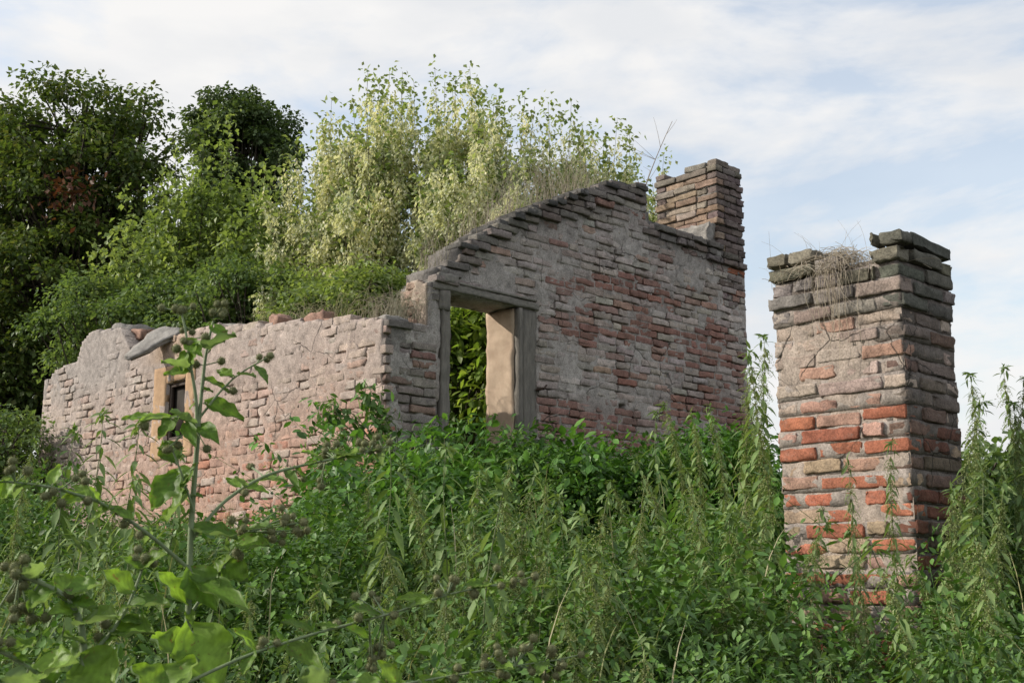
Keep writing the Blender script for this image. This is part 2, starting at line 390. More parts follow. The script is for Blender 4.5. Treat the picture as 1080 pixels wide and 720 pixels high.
def wall(acc, org, S, Nrm, poly, z0, z1, s0, s1, thick, colfn, smearfn, mortfn, hole=None, par=0, proud=None, res=.026, depth=.11, c0=.04, base_mix=0., d0=-.004, rnd=.006, ch=.072, mj=.014):
    CH = ch; MJ = mj
    """wall in plane (org + s*S + z), outward normal Nrm; region = poly minus hole(s,z)"""
    def ok(s, z):
        r = inpoly(poly, s, z)
        if hole is not None: r &= ~hole(s, z)
        return r
    nc = int((z1 - z0) / CH); C_ = []; D_ = []; sz = []
    cellmap = {}
    for k in range(nc):
        zc = z0 + (k + .5) * CH
        s = s0 + (.125 if (k + par) % 2 else 0.) + (0 if not (k + par) % 2 else 0)
        if (k + par) % 2 and s0 > 0: s = s0 + .06
        while s < s1:
            L = .255 + R.normal(0, .006)
            if R.random() < .12: L = .127
            L = min(L, s1 - s)
            if L < .05: break
            for q in (1., .72, .5, .3):
                l = L * q; sc = s + l / 2
                if l > .04 and ok(np.array([sc, sc + l * .44, sc - l * .44]), np.array([zc, zc - .015, zc - .015])).all():
                    C_.append((sc, zc)); D_.append(l - MJ); break
            s += l if l > .04 and q > .3 else max(.05, l)
    C_ = np.array(C_); D_ = np.array(D_); m = len(C_)
    wob = (fbm(np.stack([C_[:, 0], C_[:, 1], 0 * D_], -1), 1.3, 5) - .5)
    zz = C_[:, 1] + wob * .02
    off = R.normal(0, .002, m)
    if proud is not None: off = off + proud(C_[:, 0], C_[:, 1])
    zz = zz + (fbm(np.stack([C_[:, 0], C_[:, 1], 0 * D_], -1), 3.5, 6) - .5) * .018
    cen = org + C_[:, :1] * S + zz[:, None] * Z - Nrm * (depth / 2 - off)[:, None]
    dims = np.stack([D_, np.full(m, depth), np.full(m, CH - MJ) + R.normal(0, .002, m)], -1)
    bc = colfn(C_[:, 0], C_[:, 1]); sb = smearfn(C_[:, 0], C_[:, 1]); kk = np.clip(np.clip(sb, 0, 1) * R.uniform(.4, .9, m) + base_mix, 0, 1)[:, None]
    bc = bc * (1 - kk) + mortfn(C_[:, 0], C_[:, 1]) * R.uniform(.85, 1.2, (m, 1)) * kk
    add_bricks(acc, cen, dims, np.array([S, Nrm, Z]), bc, .005, rnd)
    # mortar core
    ns = int(round((s1 - s0) / res)); nz = int(round((z1 - z0) / res))
    sg = s0 + np.arange(ns + 1) * (s1 - s0) / ns; zg = z0 + np.arange(nz + 1) * (z1 - z0) / nz
    SS, ZZ = np.meshgrid(sg, zg, indexing='ij')
    cs = (SS[:-1, :-1] + SS[1:, 1:]) / 2; cz = (ZZ[:-1, :-1] + ZZ[1:, 1:]) / 2
    keep = ok(cs, cz) & (cs > s0 + c0)
    # only keep the core where there is a brick row just about
    P3 = np.stack([SS, ZZ, np.zeros_like(SS)], -1)
    sm = smearfn(SS, ZZ)
    d = d0 + (fbm(P3, 22, 8) - .5) * .014 + sm * .006 + (fbm(P3, 3, 12) - .5) * .006 - .035 * sstep(.54, .62, fbm(P3, 6, 14)) * (1 - .8 * np.clip(sm, 0, 1))
    wobs = (np.stack([fbm(P3, 12, 20), fbm(P3, 12, 23)], -1) - .5) * .02
    front = org + (SS + wobs[..., 0])[..., None] * S + (ZZ + wobs[..., 1])[..., None] * Z + Nrm * d[..., None]
    back = org + (SS + wobs[..., 1])[..., None] * S + (ZZ + wobs[..., 0])[..., None] * Z - Nrm * (thick + (fbm(P3, 5, 31) - .5)[..., None] * .03)
    nn = SS.size; n2 = nz + 1
    I, J = np.nonzero(keep)
    a = I * n2 + J; b = (I + 1) * n2 + J; c = (I + 1) * n2 + J + 1; dd = I * n2 + J + 1
    ff = np.stack([a, b, c, dd], -1); fb = np.stack([a, dd, c, b], -1) + nn
    pad = np.pad(keep, 1)
    side = []
    for (di, dj, v1, v2) in ((0, -1, a, b), (1, 0, b, c), (0, 1, c, dd), (-1, 0, dd, a)):
        e = ~pad[I + 1 + di, J + 1 + dj]
        side.append(np.stack([v1[e], v1[e] + nn, v2[e] + nn, v2[e]], -1))
    v = np.concatenate([front.reshape(-1, 3), back.reshape(-1, 3)])
    mc = mortfn(SS.ravel(), ZZ.ravel()); used = np.zeros(len(v), bool)
    F = np.concatenate([ff, fb] + side)
    used[F.ravel()] = True; mp = np.cumsum(used) - 1
    acc.add(v[used], [mp[F]], np.concatenate([mc, mc])[used])

def stack(acc, P, S1, S2, w, d, z0, nc, colfn, over=None, present=None, mortcol=MORT, ch=.081, headcut=False, mj=.018):
    """four faced brick stack; P = front corner, S1 (length w), S2 (length d) directions away from it"""
    CH = ch; MJ = mj; ctr = P + S1 * w / 2 + S2 * d / 2
    for k in range(nc):
        zc = z0 + (k + .5) * CH
        e = over(k) if over else 0.
        W = w + 2 * e; D = d + 2 * e
        o = P - S1 * e - S2 * e
        bw = .12
        for side in range(4):
            if side == 0: q, a, b, L = o, S1, S2, W
            elif side == 1: q, a, b, L = o, S2, S1, D
            elif side == 2: q, a, b, L = o + S2 * D, S1, -S2, W
            else: q, a, b, L = o + S1 * W, S2, -S1, D
            full = (side in (0, 2)) == (k % 2 == 0)
            st = 0. if full else bw + MJ; en = L if full else L - bw - MJ
            rem = en - st; nb = max(1, int(round(rem / .255)))
            cuts = st + np.linspace(0, 1, nb + 1) * rem
            cuts[1:-1] += R.normal(0, .012, nb - 1)
            if nb > 1 and R.random() < .4: cuts[1] = st + .13
            if headcut and side == 0 and k >= nc - 3: cuts = np.array([st, .165, .35, .50, en]); nb = 4
            cen = []; dim = []; sc = []
            for i in range(nb):
                l = cuts[i + 1] - cuts[i]; m_ = (cuts[i] + cuts[i + 1]) / 2
                p = q + a * m_ + b * (bw / 2)
                if present is not None and not present(float((p - P) @ S1), float((p - P) @ S2), k): continue
                p = p - b * R.normal(0, .004)
                cen.append(p * np.array([1, 1, 0]) + Z * (zc + .008 * math.sin(7 * m_ + k))); dim.append((l - MJ, bw, CH - MJ + R.normal(0, .002))); sc.append((side, m_ / L))
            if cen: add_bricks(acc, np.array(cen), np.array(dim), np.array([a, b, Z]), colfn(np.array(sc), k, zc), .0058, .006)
        # core ring slab for this course
        ins = .0065 + R.uniform(0, .004) + (.012 if mj < .012 or k >= nc - 4 else 0)
        A2 = Acc()
        box(A2, (ins, ins, 0), (W - ins, D - ins, CH + .001), ax=(S1, S2, Z), org=o * np.array([1, 1, 0]) + Z * (z0 + k * CH), seg=(22, 16, 2), rough=.008, seed=k)
        if present is None or k < nc - 2:
            v = A2.v[0]; side_shade = np.where((v - P) @ S1 < .02, .5, 1.); acc.add(v, A2.f, np.broadcast_to(mortcol, (len(v), 3)) * (.75 + .5 * fbm(v, 6, 4))[:, None] * side_shade[:, None])  # face turned from the sun: its shade is put into the mortar colour

# ------------------------------------------------------------------ the ruined house
ruin = empty('ruined_house', tuple(C0 + Z * 1.5))
tag(ruin, 'roofless brick house ruin with broken gable, doorway, chimney and small orange framed window', 'ruin')

# gable wall outline (s, z)
gtop = [Gp(*p) for p in ((461, 292), (461, 281), (482, 278), (484, 262), (502, 252), (520, 240), (548, 225), (575, 215), (600, 207), (622, 200), (642, 195), (660, 195), (681, 198), (684, 233), (705, 238), (735, 247), (758, 262))]
gtop = [(s, z) for s, z in gtop]
GP = [(0, 1.2), (0, 3.66), (.44, 3.66), (.44, 4.02), (gtop[0][0], 4.04)] + gtop[1:] + [(4.36, 5.05), (4.75, 4.95), (4.75, 1.2)]
def gtopz(s):
    xs = [p[0] for p in gtop[1:]] ; zs = [p[1] for p in gtop[1:]]
    return np.where(np.asarray(s) < .44, np.where(np.asarray(s) < .2, 3.66, 4.2), np.interp(s, xs, zs))
redblobs = [(Gp(613, 345), .42, .16), (Gp(632, 300), .25, .1), (Gp(678, 345), .35, .22), (Gp(745, 372), .55, .35), (Gp(735, 430), .9, .28), (Gp(600, 300), .25, .08),
            (Gp(620, 440), 1.0, .18), (Gp(655, 400), .2, .1), (Gp(700, 320), .4, .12), (Gp(660, 300), .3, .15), (Gp(640, 460), 1.5, .15), (Gp(770, 440), .4, .5), (Gp(480, 420), .35, .25)]
def gred(s, z):
    s = np.asarray(s, float); z = np.asarray(z, float); r = np.zeros_like(s)
    for (c, a, b) in redblobs: r = np.maximum(r, np.exp(-((s - c[0]) / a) ** 2 - ((z - c[1]) / b) ** 2 * 1.))
    n = fbm(np.stack([s, z, 0 * s], -1), 2.5, 40)
    return np.clip(r * 1.1 + (n - .53) * 1.3, 0, 1)
def gcol(s, z):
    r = gred(s, z); m = len(s); u = R.random(m)
    c = np.where((u < r * 1.05)[:, None], DRED, GREY * .95 + .0)
    c = np.where((R.random(m) < .14)[:, None] & (r < .5)[:, None], PINK * .65, c)
    c = np.where((R.random(m) < .05)[:, None], np.array([.21, .14, .12]), c)
    c = np.where((R.random(m) < .2)[:, None] & (r < .5)[:, None], np.array([.30, .28, .26]), c)
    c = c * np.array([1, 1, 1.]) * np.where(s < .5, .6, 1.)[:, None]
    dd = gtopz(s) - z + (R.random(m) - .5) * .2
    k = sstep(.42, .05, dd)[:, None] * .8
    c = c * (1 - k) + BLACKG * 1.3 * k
    return jitcol(c * np.array([1.34, 1.25, 1.2]))
def gsmear(s, z):
    p = np.stack([s, z, 0 * s], -1)
    r = gred(s, z); n = fbm(p, 1.7, 44)
    top = sstep(.7, .25, gtopz(s) - z)
    return np.clip(sstep(.45, .64, n) * 1.0 * (1 - r * .9) * (1 - top * .8), 0, .95) * sstep(.3, .6, s)
def gmort(s, z):
    p = np.stack([s, z, 0 * s], -1); n = fbm(p, 4, 47); r = gred(s, z)
    c = np.array([.33, .305, .285]) * (.7 + .6 * n)[:, None]
    c = c * (1 - .35 * r[:, None]) + DRED * .25 * r[:, None]
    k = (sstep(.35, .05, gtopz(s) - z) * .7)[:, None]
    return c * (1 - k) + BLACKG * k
g_hole = lambda s, z: ((s > .54) & (s < 1.63) & (z < 3.97)) | ((np.abs(s - Gp(656, 430)[0]) < .05) & (np.abs(z - Gp(656, 430)[1]) < .04))
def gproud(s, z):
    d = gtopz(s) - z
    return np.where(d < .18, .02 + .03 * R.random(len(s)), 0) + np.where((d > .18) & (d < .7), R.normal(0, .006, len(s)), 0)
a = Acc()
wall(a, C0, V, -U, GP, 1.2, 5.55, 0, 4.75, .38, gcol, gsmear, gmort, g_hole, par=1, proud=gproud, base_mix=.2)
# torn end of the gable above the low stretch (faces the sun)
EP = [(.05, 3.62), (.05, 4.0), (.2, 4.06), (.36, 3.98), (.37, 3.62)]
wall(a, C0 + V * .428, U, -V, EP, 3.62, 4.09, .0, .37, .05, lambda s, z: jitcol(np.broadcast_to(PINK * .7, (len(s), 3))), lambda s, z: 0 * s + .6, lambda s, z: np.broadcast_to(np.array([.33, .27, .22]), (len(s), 3)) * (.6 + .8 * fbm(np.stack([s, z, 0 * s], -1), 9, 3))[:, None], res=.02)
# loose, dark coping bricks along the broken rake
cc = []; dm = []; cl = []
s = .72
while s < 3.1:
    L = R.choice([.20, .13, .13]); zt = float(gtopz(s + L / 2))
    if R.random() < .93:
        cc.append(C0 + V * (s + L / 2) + U * R.uniform(.03, .12) + Z * (zt - .012 + R.normal(0, .012)))
        dm.append((L - .01, .22, .052)); cl.append(BLACKG * R.uniform(1., 2.6))
    s += L + .004
add_bricks(a, np.array(cc), np.array(dm), np.array([V, U, Z]), np.array(cl), .005, .012)
for q in (0.16, .26):
    pass
part(a, 'gable_wall', M['masonry'], ruin)

# low stub of wall that carries on behind the chimney
a = Acc()
SP = [(0, 1.2), (0, 3.8), (.18, 3.76), (.2, 3.6), (.34, 3.55), (.36, 3.4), (.5, 3.35), (.52, 1.2)]
wall(a, C0 + V * 4.76 + U * .3, V, -U, SP, 1.2, 4.1, 0, .52, .3, lambda s, z: jitcol(np.broadcast_to(GREY * .8, (len(s), 3)), .25), lambda s, z: 0 * s, lambda s, z: np.broadcast_to(GREY * .8, (len(s), 3)), par=0)
part(a, 'back_wall_stub', M['masonry'], ruin)

# front wall
ftop_px = [(47, 402), (56, 394), (66, 387), (82, 381), (87, 362), (97, 349), (128, 346), (134, 360), (141, 377), (158, 372), (178, 357), (200, 350), (222, 346), (250, 342), (278, 342), (300, 341), (330, 338), (372, 336), (408, 337)]
ftop = [Fp(*p) for p in ftop_px][::-1]
ftop[0] = (0., 3.64)
TMAX = ftop[-1][0]
FPOLY = [(0, 1.0)] + ftop + [(TMAX, 1.0)]
WT0, WZ1 = Fp(205, 390)[0], 0
ot1, oz1 = Fp(176, 404); ot0, _ = Fp(196.5, 404); oz0 = Fp(176, 466)[1]
st1, sz1 = Fp(164, 390); st0, _ = Fp(207, 390); sz0 = Fp(164, 486)[1]
f_hole = lambda t, z: (t > ot0) & (t < ot1) & (z > oz0) & (z < oz1)
def ftopz(t): return np.interp(t, [p[0] for p in ftop], [p[1] for p in ftop])
def fred(t, z):
    n = fbm(np.stack([t, z, 0 * t], -1), 1.6, 70)
    r = sstep(3.3, 2.6, z) * sstep(5.0, 2.4, t) * 1.25 + .25 * sstep(3.2, 2.4, z) + .22 + (n - .5) * 1.1
    r = r - .3 * sstep(3.0, 4.5, t)
    r = r + 1.0 * np.exp(-((t - .35) / .4) ** 2 - ((z - 2.75) / .28) ** 2)
    return np.clip(r, 0, 1)
def fcol(t, z):
    m = len(t); r = fred(t, z); u = R.random(m)
    low = ((z < 2.72 + .15 * np.sin(t * 5)) & (t < 3.2)) | ((z < 2.95) & (t < .75))
    red = np.where(low[:, None], np.where((R.random(m) < .6)[:, None], ORANGE * 1.05, PINK), PINK * 1.05)
    c = np.where((u < r * .9)[:, None], red, PALE * 1.0)
    c = np.where((R.random(m) < .18)[:, None], np.array([.40, .36, .33]), c)
    c = np.where((R.random(m) < .12)[:, None], PINK, c)
    k = (sstep(1.2, 2.2, t) * .25)[:, None]
    return jitcol(c, .09)
def fsmear(t, z):
    p = np.stack([t, z, 0 * t], -1); n = fbm(p, 1.5, 75)
    s = .25 + sstep(.44, .62, n) * .75
    s = np.maximum(s, sstep(4.0, 4.4, t) * sstep(5.7, 5.4, t) * sstep(3.55, 3.75, z) * 1.25)
    s = np.maximum(s, sstep(2.6, 2.8, t) * sstep(4.3, 4.0, t) * sstep(3.62, 3.74, z) * 1.25)
    s = s * (1 - .8 * fred(t, z) * sstep(3.0, 2.7, z))
    return np.clip(s, 0, 1.2)
def fmort(t, z):
    p = np.stack([t, z, 0 * t], -1); n = fbm(p, 3, 77); n2 = fbm(p, .9, 79)
    c = np.array([.36, .29, .255]) * (.75 + .5 * n)[:, None]
    c = c + (np.array([.36, .20, .14]) - c) * (np.clip(fred(t, z) * .9, 0, 1) * n2)[:, None]
    gg = (sstep(2.9, 3.7, z) * .35)[:, None]; c = c * (1 - gg) + np.array([.30, .28, .27]) * gg
    o = (np.exp(-((t - 3.35) / .4) ** 2) * sstep(3.72, 3.8, z) * .5)[:, None]
    c = c * (1 - o * .75) + np.array([.46, .29, .15]) * o * .75
    g = (sstep(3.9, 4.6, t) * sstep(3.5, 3.8, z))[:, None] * .6
    return c * (1 - g) + np.array([.27, .255, .245]) * g
a = Acc()
wall(a, C0, U, -V, FPOLY, 1.0, 4.3, 0, TMAX, .36, fcol, fsmear, fmort, f_hole, par=0, proud=lambda s, z: R.normal(0, .0015, len(s)), base_mix=.42, d0=-.001, rnd=.007, ch=.079)
# end face of the wall, far left
part(a, 'front_wall', M['masonry'], ruin)

# plaster window surround with frame and pane
def ring(acc, t0, t1, z0, z1, i0, i1, j0, j1, d0, d1, rough=.003):
    FX = (U, V, Z); org = C0
    box(acc, (t0, d0, z0), (i0, d1, z1), FX, org, seg=(4, 1, 24), rough=rough)
    box(acc, (i1, d0, z0), (t1, d1, z1), FX, org, seg=(5, 1, 24), rough=rough)
    box(acc, (i0, d0, z0), (i1, d1, j0), FX, org, seg=(12, 1, 5), rough=rough)
    box(acc, (i0, d0, j1), (i1, d1, z1), FX, org, seg=(12, 1, 5), rough=rough)
a = Acc(); ring(a, st0, st1, sz0, sz1, ot0 , ot1, oz0, oz1, -.006, .03, .006)
ring(a, ot0 - .03, ot1 + .03, oz0 - .03, oz1 + .03, ot0 + .006, ot1 - .006, oz0 + .006, oz1 - .006, .03, .06)
win = part(a, 'window', M['orange'], ruin)
a = Acc(); ring(a, ot0 + .004, ot1 - .004, oz0, oz1, ot0 + .045, ot1 - .045, oz0 + .045, oz1 - .045, .03, .07, 0)
mt = (ot0 + ot1) / 2
fr = part(a, 'frame', M['darkwood'], ruin); fr.parent = win
a = Acc(); box(a, (ot0 + .02, .072, oz0 + .02), (ot1 - .02, .078, oz1 - .02), (U, V, Z), C0)
pn = part(a, 'pane', M['glass'], ruin); pn.parent = win

# door parts
GX = (V, U, Z)
a = Acc(); box(a, (1.405, .055, 1.5), (1.60, .385, 3.955), GX, C0, seg=(4, 10, 60), rough=.016, seed=3)
j = part(a, 'door_jamb', M['plaster'], ruin); j['label'] = 'smooth tan plastered door reveal'
a = Acc(); box(a, (1.42, -.012, 1.5), (1.46, .06, 3.955), GX, C0, seg=(2, 2, 50), rough=.005)
box(a, (1.475, .004, 1.5), (1.64, .05, 3.955), GX, C0, seg=(5, 2, 50), rough=.005, seed=2)
part(a, 'door_post', M['wood'], ruin)
a = Acc(); box(a, (.56, -.006, 1.5), (.645, .10, 3.9), GX, C0, seg=(5, 4, 60), rough=.011, seed=5)
box(a, (.53, -.015, 3.80), (.635, .12, 3.96), GX, C0, seg=(5, 4, 4), rough=.012, seed=6)
part(a, 'door_post', M['wood'], ruin)
a = Acc(); box(a, (.46, -.02, 3.965), (1.66, .385, 4.025), GX, C0, seg=(40, 10, 3), rough=.009, seed=1)
box(a, (.50, -.04, 4.03), (.70, .385, 4.10), GX, C0, seg=(12, 10, 3), rough=.016, seed=9)
box(a, (.70, -.03, 4.03), (1.62, -.005, 4.052), GX, C0, seg=(30, 1, 1), rough=.004, seed=9)
part(a, 'lintel', M['beam'], ruin)
hs, hz = Gp(566, 411)
a = Acc(); tube(a, [C0 + V * hs + Z * hz + U * .03, C0 + V * hs + Z * hz - U * .09], .011, 8)
tube(a, [C0 + V * hs + Z * (hz) - U * .09, C0 + V * (hs + .03) + Z * (hz + .035) - U * .09], .008, 8)
part(a, 'hinge_pin', M['iron'], ruin)

# chimney
KP = C0 + V * 4.31
def chcol(sc, k, z):
    m = len(sc); c = np.where((sc[:, :1] == 0), np.where(R.random((m, 1)) < .5, np.array([.25, .185, .14]), np.array([.27, .23, .19])), np.where(R.random((m, 1)) < .08, ORANGE * .7, np.array([.15, .12, .11])))  # sunlit face lighter, the rest darker: light and shade set by brick colour
    if k > 19: c = c * .3 + np.array([.17, .155, .14]) * .7
    return jitcol(c, .12)
a = Acc()
zt = 6.02; ncc = 22; zb = zt - ncc * .072
def chpres(u, v, k):
    if k == ncc - 1: return u < .42 or u > .62
    if k >= ncc - 2: return not (.45 < u < .6)
    return True
stack(a, KP, U, V, .81, .45, zb, ncc, chcol, over=lambda k: .012 * ((k % 2) == 0) if k > 6 else 0, present=chpres, mortcol=np.array([.2, .185, .17]), ch=.072, mj=.010)
part(a, 'chimney', M['masonry'], ruin)
a = Acc()   # mortar flaunching that clings to the foot of the chimney
lo = Gp(753, 262)[1]
box(a, (-.13, .03, 5.10), (.0, .72, 5.30), (V, U, Z), KP * np.array([1, 1, 0]), seg=(6, 16, 7), rough=.04, seed=4)
for (aa, bb, zz_) in ((-.12, .0, 5.02), (-.09, .0, 4.93)):
    box(a, (aa, -.03, zz_), (bb, .3, zz_ + .06), (V, U, Z), KP * np.array([1, 1, 0]), seg=(3, 5, 2), rough=.012, seed=8)
a2 = part(a, 'chimney_flashing', M['stone'], ruin)

# ------------------------------------------------------------------ brick pillar
PP = atY(946, 241, 6.0); P0 = PP * np.array([1, 1, 0])
pil = empty('brick_pillar', tuple(P0 + Z * .8)); tag(pil, 'tall free standing square brick gate pillar with dry weeds on its broken top', 'pillar')
ztp = 3.385; npc = 32; zpb = ztp - npc * .081
def pcol(sc, k, z):
    m = len(sc); top = npc - 1 - k; out = []
    for (side, f) in sc:
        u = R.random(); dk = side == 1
        if top <= 2: c = OLIVE * R.uniform(.8, 1.4) if u < .6 or dk else GREY * .9
        elif top <= 4: c = (GREY * .8 if u < .5 else PALE * .65)
        elif top <= 10: c = PALE * R.uniform(.85, 1.1) if u < .7 else PINK * .95
        elif top <= 12: c = (ORANGE * .85 if u < .35 else PALE * .95 if u < .7 else PINK)
        elif top <= 15: c = (SAND * .85 if u < .25 else PINK * .95 if u < .6 else ORANGE * .85)
        else: c = (ORANGE * R.uniform(.85, 1.25) if u < .62 else PINK * .9 if u < .78 else SAND * .85)
        if dk: c = c * .33 + GREY * .09 if top > 4 else np.array([.10, .1, .085]) * R.uniform(.8, 1.4)  # bricks of the sunless side darkened, shade painted into their colour
        out.append(c)
    return jitcol(np.array(out), .08)
def pover(k):
    top = npc - 1 - k
    base = .008 * math.sin(k * 2.1)
    if top <= 3: return .012 + base
    if top == 4: return .005
    return -.004 * (top > 14) + base * .6
def ppres(u, v, k):
    top = npc - 1 - k
    if top == 0: return u < .15 or u > .5
    if top == 1: return u < .15 or u > .38
    return True
a = Acc()
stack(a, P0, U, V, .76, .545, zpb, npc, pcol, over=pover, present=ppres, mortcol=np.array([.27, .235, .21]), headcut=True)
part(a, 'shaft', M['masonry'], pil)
# mortar smears on the sunlit face
a = Acc()
ns, nz = 60, 150
sg = np.linspace(.01, .75, ns); zg = np.linspace(1.6, ztp - .3, nz)
SS, ZZ = np.meshgrid(sg, zg, indexing='ij'); P3 = np.stack([SS, ZZ, 0 * SS], -1)
sm = sstep(.60, .70, fbm(P3, 3.6, 90)) * sstep(2.2, 2.8, ZZ) + .45 * sstep(.6, .7, fbm(P3, 4, 93))
sm = sm * sstep(0, .06, SS) * sstep(.75, .7, SS) * sstep(ztp - .3, ztp - .45, ZZ)
d = -.013 + .0125 * np.clip(sm, 0, 1) + (fbm(P3, 20, 95) - .5) * .012
v = P0 + SS[..., None] * U + ZZ[..., None] * Z - V * d[..., None]
i = np.arange(ns - 1)[:, None] * nz; jj = np.arange(nz - 1)[None]
f = np.stack([i + jj, i + nz + jj, i + nz + jj + 1, i + jj + 1], -1).reshape(-1, 4)
a.add(v.reshape(-1, 3), [f], np.array([.33, .275, .235]) * (.75 + .5 * fbm(P3, 5, 96)).reshape(-1, 1))
# give it a back so that it is a solid skin
vb = P0 + SS[..., None] * U + ZZ[..., None] * Z + V * .05
a.add(vb.reshape(-1, 3), [f[:, ::-1]], (.3, .26, .23))
part(a, 'mortar_coat', M['masonry'], pil)

# ------------------------------------------------------------------ loose stones on the front wall
def rock(name, px, Y_t, dims, rot, label, cat, mat, seed, frame='F', lift=0., ang=False):
    t, z = px
    p = C0 + U * t + V * Y_t + Z * (z + lift)
    a = Acc(); vs, fs = gridbox((6, 5, 4)); q = (vs - .5) * 2
    n = np.linalg.norm(q, axis=1, keepdims=True); q = q if ang else q * (.78 + .22 / np.maximum(n, .6))
    q = q * (1 + (fbm(q * 1.0 + seed, 1.3, seed, 2) - .5)[:, None] * .7)
    q = q + R.normal(0, .03, q.shape) * np.array([.6, .6, 1.5])
    if ang:   # cut corners to an irregular slab
        q[:, 0] *= 1 - .35 * np.clip(q[:, 1], 0, 1); q[:, 1] *= 1 - .45 * np.clip(-q[:, 0], 0, 1); q[:, 1] += .25 * (np.abs(q[:, 0] - .3) < .35)
    q = q * np.array(dims) / 2
    a.add(q, [fs], np.array([.3, .28, .26]) if mat is M['stone'] else (PINK * .8))
    o = a.build(name, mat, None)
    m = Matrix((Vector(-U), Vector(V), Vector(Z))).transposed().to_4x4()
    o.matrix_world = Matrix.Translation(Vector(p)) @ m @ Matrix.Rotation(rot[2], 4, 'Z') @ Matrix.Rotation(rot[1], 4, 'Y') @ Matrix.Rotation(rot[0], 4, 'X')
    tag(o, label, cat); return o
sl_ = rock('mortar_slab', Fp(161, 363), .10, (.55, .27, .045), (0, 0, 0), 'big pale mortar slab tilted in the notch of the front wall top', 'rubble', M['stone'], 3, ang=True)
def aim(o, toward, xdir):
    n = Vector(toward).normalized(); x = Vector(xdir); x = (x - n * x.dot(n)).normalized(); y = n.cross(x)
    o.matrix_world = Matrix.Translation(o.location) @ Matrix((x, y, n)).transposed().to_4x4()
sl_.location = atY(162, 361, 11.75)
aim(sl_, (-.25, -.66, .62), (.96, .27, .62))
rock('brick_chunk', Fp(130, 350), .22, (.36, .2, .11), (rad(8), rad(6), 0), 'pinkish brick chunk behind the tilted mortar slab', 'rubble', M['masonry'], 5)
rock('mortar_lump', Fp(118, 352), .2, (.4, .35, .2), (0, 0, .2), 'grey mortar lump left of the tilted slab on the front wall', 'rubble', M['stone'], 8)
rock('loose_brick', Fp(285, 341), .1, (.17, .16, .17), (0, rad(25), 0), 'pointed pink stone standing up mid way along the front wall top', 'rubble', M['masonry'], 9)
rock('loose_brick', Fp(324, 338), .12, (.26, .18, .14), (0, rad(-12), .3), 'rough brick piece lying near the middle right of the front wall top', 'rubble', M['masonry'], 12)
rock('loose_brick', Fp(302, 343), .16, (.2, .16, .1), (0, rad(10), .1), 'dark low brick piece right of the pointed pink stone', 'rubble', M['stone'], 14)
rock('loose_brick', Fp(352, 340), .14, (.34, .2, .09), (0, rad(4), 0), 'flat brick piece on the wall top nearer the house corner', 'rubble', M['masonry'], 15)
rock('loose_brick', Fp(392, 338), .14, (.3, .22, .07), (0, rad(-3), 0), 'grey flat stone on the wall top at the house corner', 'rubble', M['stone'], 16)
rock('loose_brick', Fp(232, 346), .14, (.26, .2, .1), (0, rad(8), 0), 'broken stone on the wall top right above the orange window', 'rubble', M['stone'], 17)

# ------------------------------------------------------------------ leaves
def leaf_tpl(w, bend=.25, fold=.12, shape=(0, .62, 1., .72, 0)):
    k = len(shape); ys = np.linspace(0, 1, k); v = []; f3 = []; f4 = []
    for i, (y, s) in enumerate(zip(ys, shape)):
        z = -bend * y * y
        v.append((0, y, z - fold * w * (s > 0)))
        if s > 0: v.append((-w * s / 2, y, z)); v.append((w * s / 2, y, z))
    ix = []; c = 0
    for s in shape:
        ix.append((c, c + 1, c + 2) if s > 0 else (c, None, None)); c += 3 if s > 0 else 1
    for i in range(k - 1):
        a, b = ix[i], ix[i + 1]
        if a[1] is None: f3 += [(a[0], b[0], b[1]), (a[0], b[2], b[0])]
        elif b[1] is None: f3 += [(a[0], b[0], a[1]), (a[0], a[2], b[0])]
        else: f4 += [(a[0], b[0], b[1], a[1]), (a[0], a[2], b[2], b[0])]
    fs = [np.array(f3)]
    if f4: fs.append(np.array(f4))
    return np.array(v, float), fs
LT_OV = leaf_tpl(.55, .3)                       # ovate
LT_NE = leaf_tpl(.29, .45, .12, (0, .8, 1., .55, 0))
LT_S = leaf_tpl(.6, .2, .15, (0, 1., 0))        # cheap, 5 verts
LT_T = (np.array([(0, 0, 0), (-.27, .5, .08), (.27, .5, .08), (0, 1, -.12)]), [np.array([(0, 3, 1), (0, 2, 3)])])
LT_D = (np.array([(0, 0, 0), (-.36, .45, .1), (.36, .45, .1), (0, 1, -.12)]), [np.array([(0, 3, 1), (0, 2, 3)])])
LT_G = (np.array([(-.5, 0, 0), (.5, 0, 0), (.28, .55, .0), (-.28, .55, .0), (0, 1, 0)]), [np.array([(0, 1, 2, 3)]), np.array([(3, 2, 4)])])
def frames(dirs, size, roll=None, upw=None, wscale=1.):
    """rows: x axis, y axis (=dir), z axis scaled"""
    d = dirs / (np.linalg.norm(dirs, axis=1, keepdims=True) + 1e-9); m = len(d)
    ref = np.array([0, 0, 1.]) + R.normal(0, .35 if roll is None else roll, (m, 3))
    x = np.cross(d, ref); x /= np.linalg.norm(x, axis=1, keepdims=True) + 1e-9
    z = np.cross(x, d)
    s = np.broadcast_to(np.asarray(size, float), (m,))[:, None]
    return np.stack([x * s * wscale, d * s, z * s], 1)
def scatter(acc, tpl, P, dirs, size, roll=None, wscale=1.):
    acc.inst(tpl[0], tpl[1], frames(dirs, size, roll, None, wscale), P)
def rdir(m, zb=0., zs=1.):
    d = R.normal(0, 1, (m, 3)); d /= np.linalg.norm(d, axis=1, keepdims=True); d[:, 2] = d[:, 2] * zs + zb
    return d

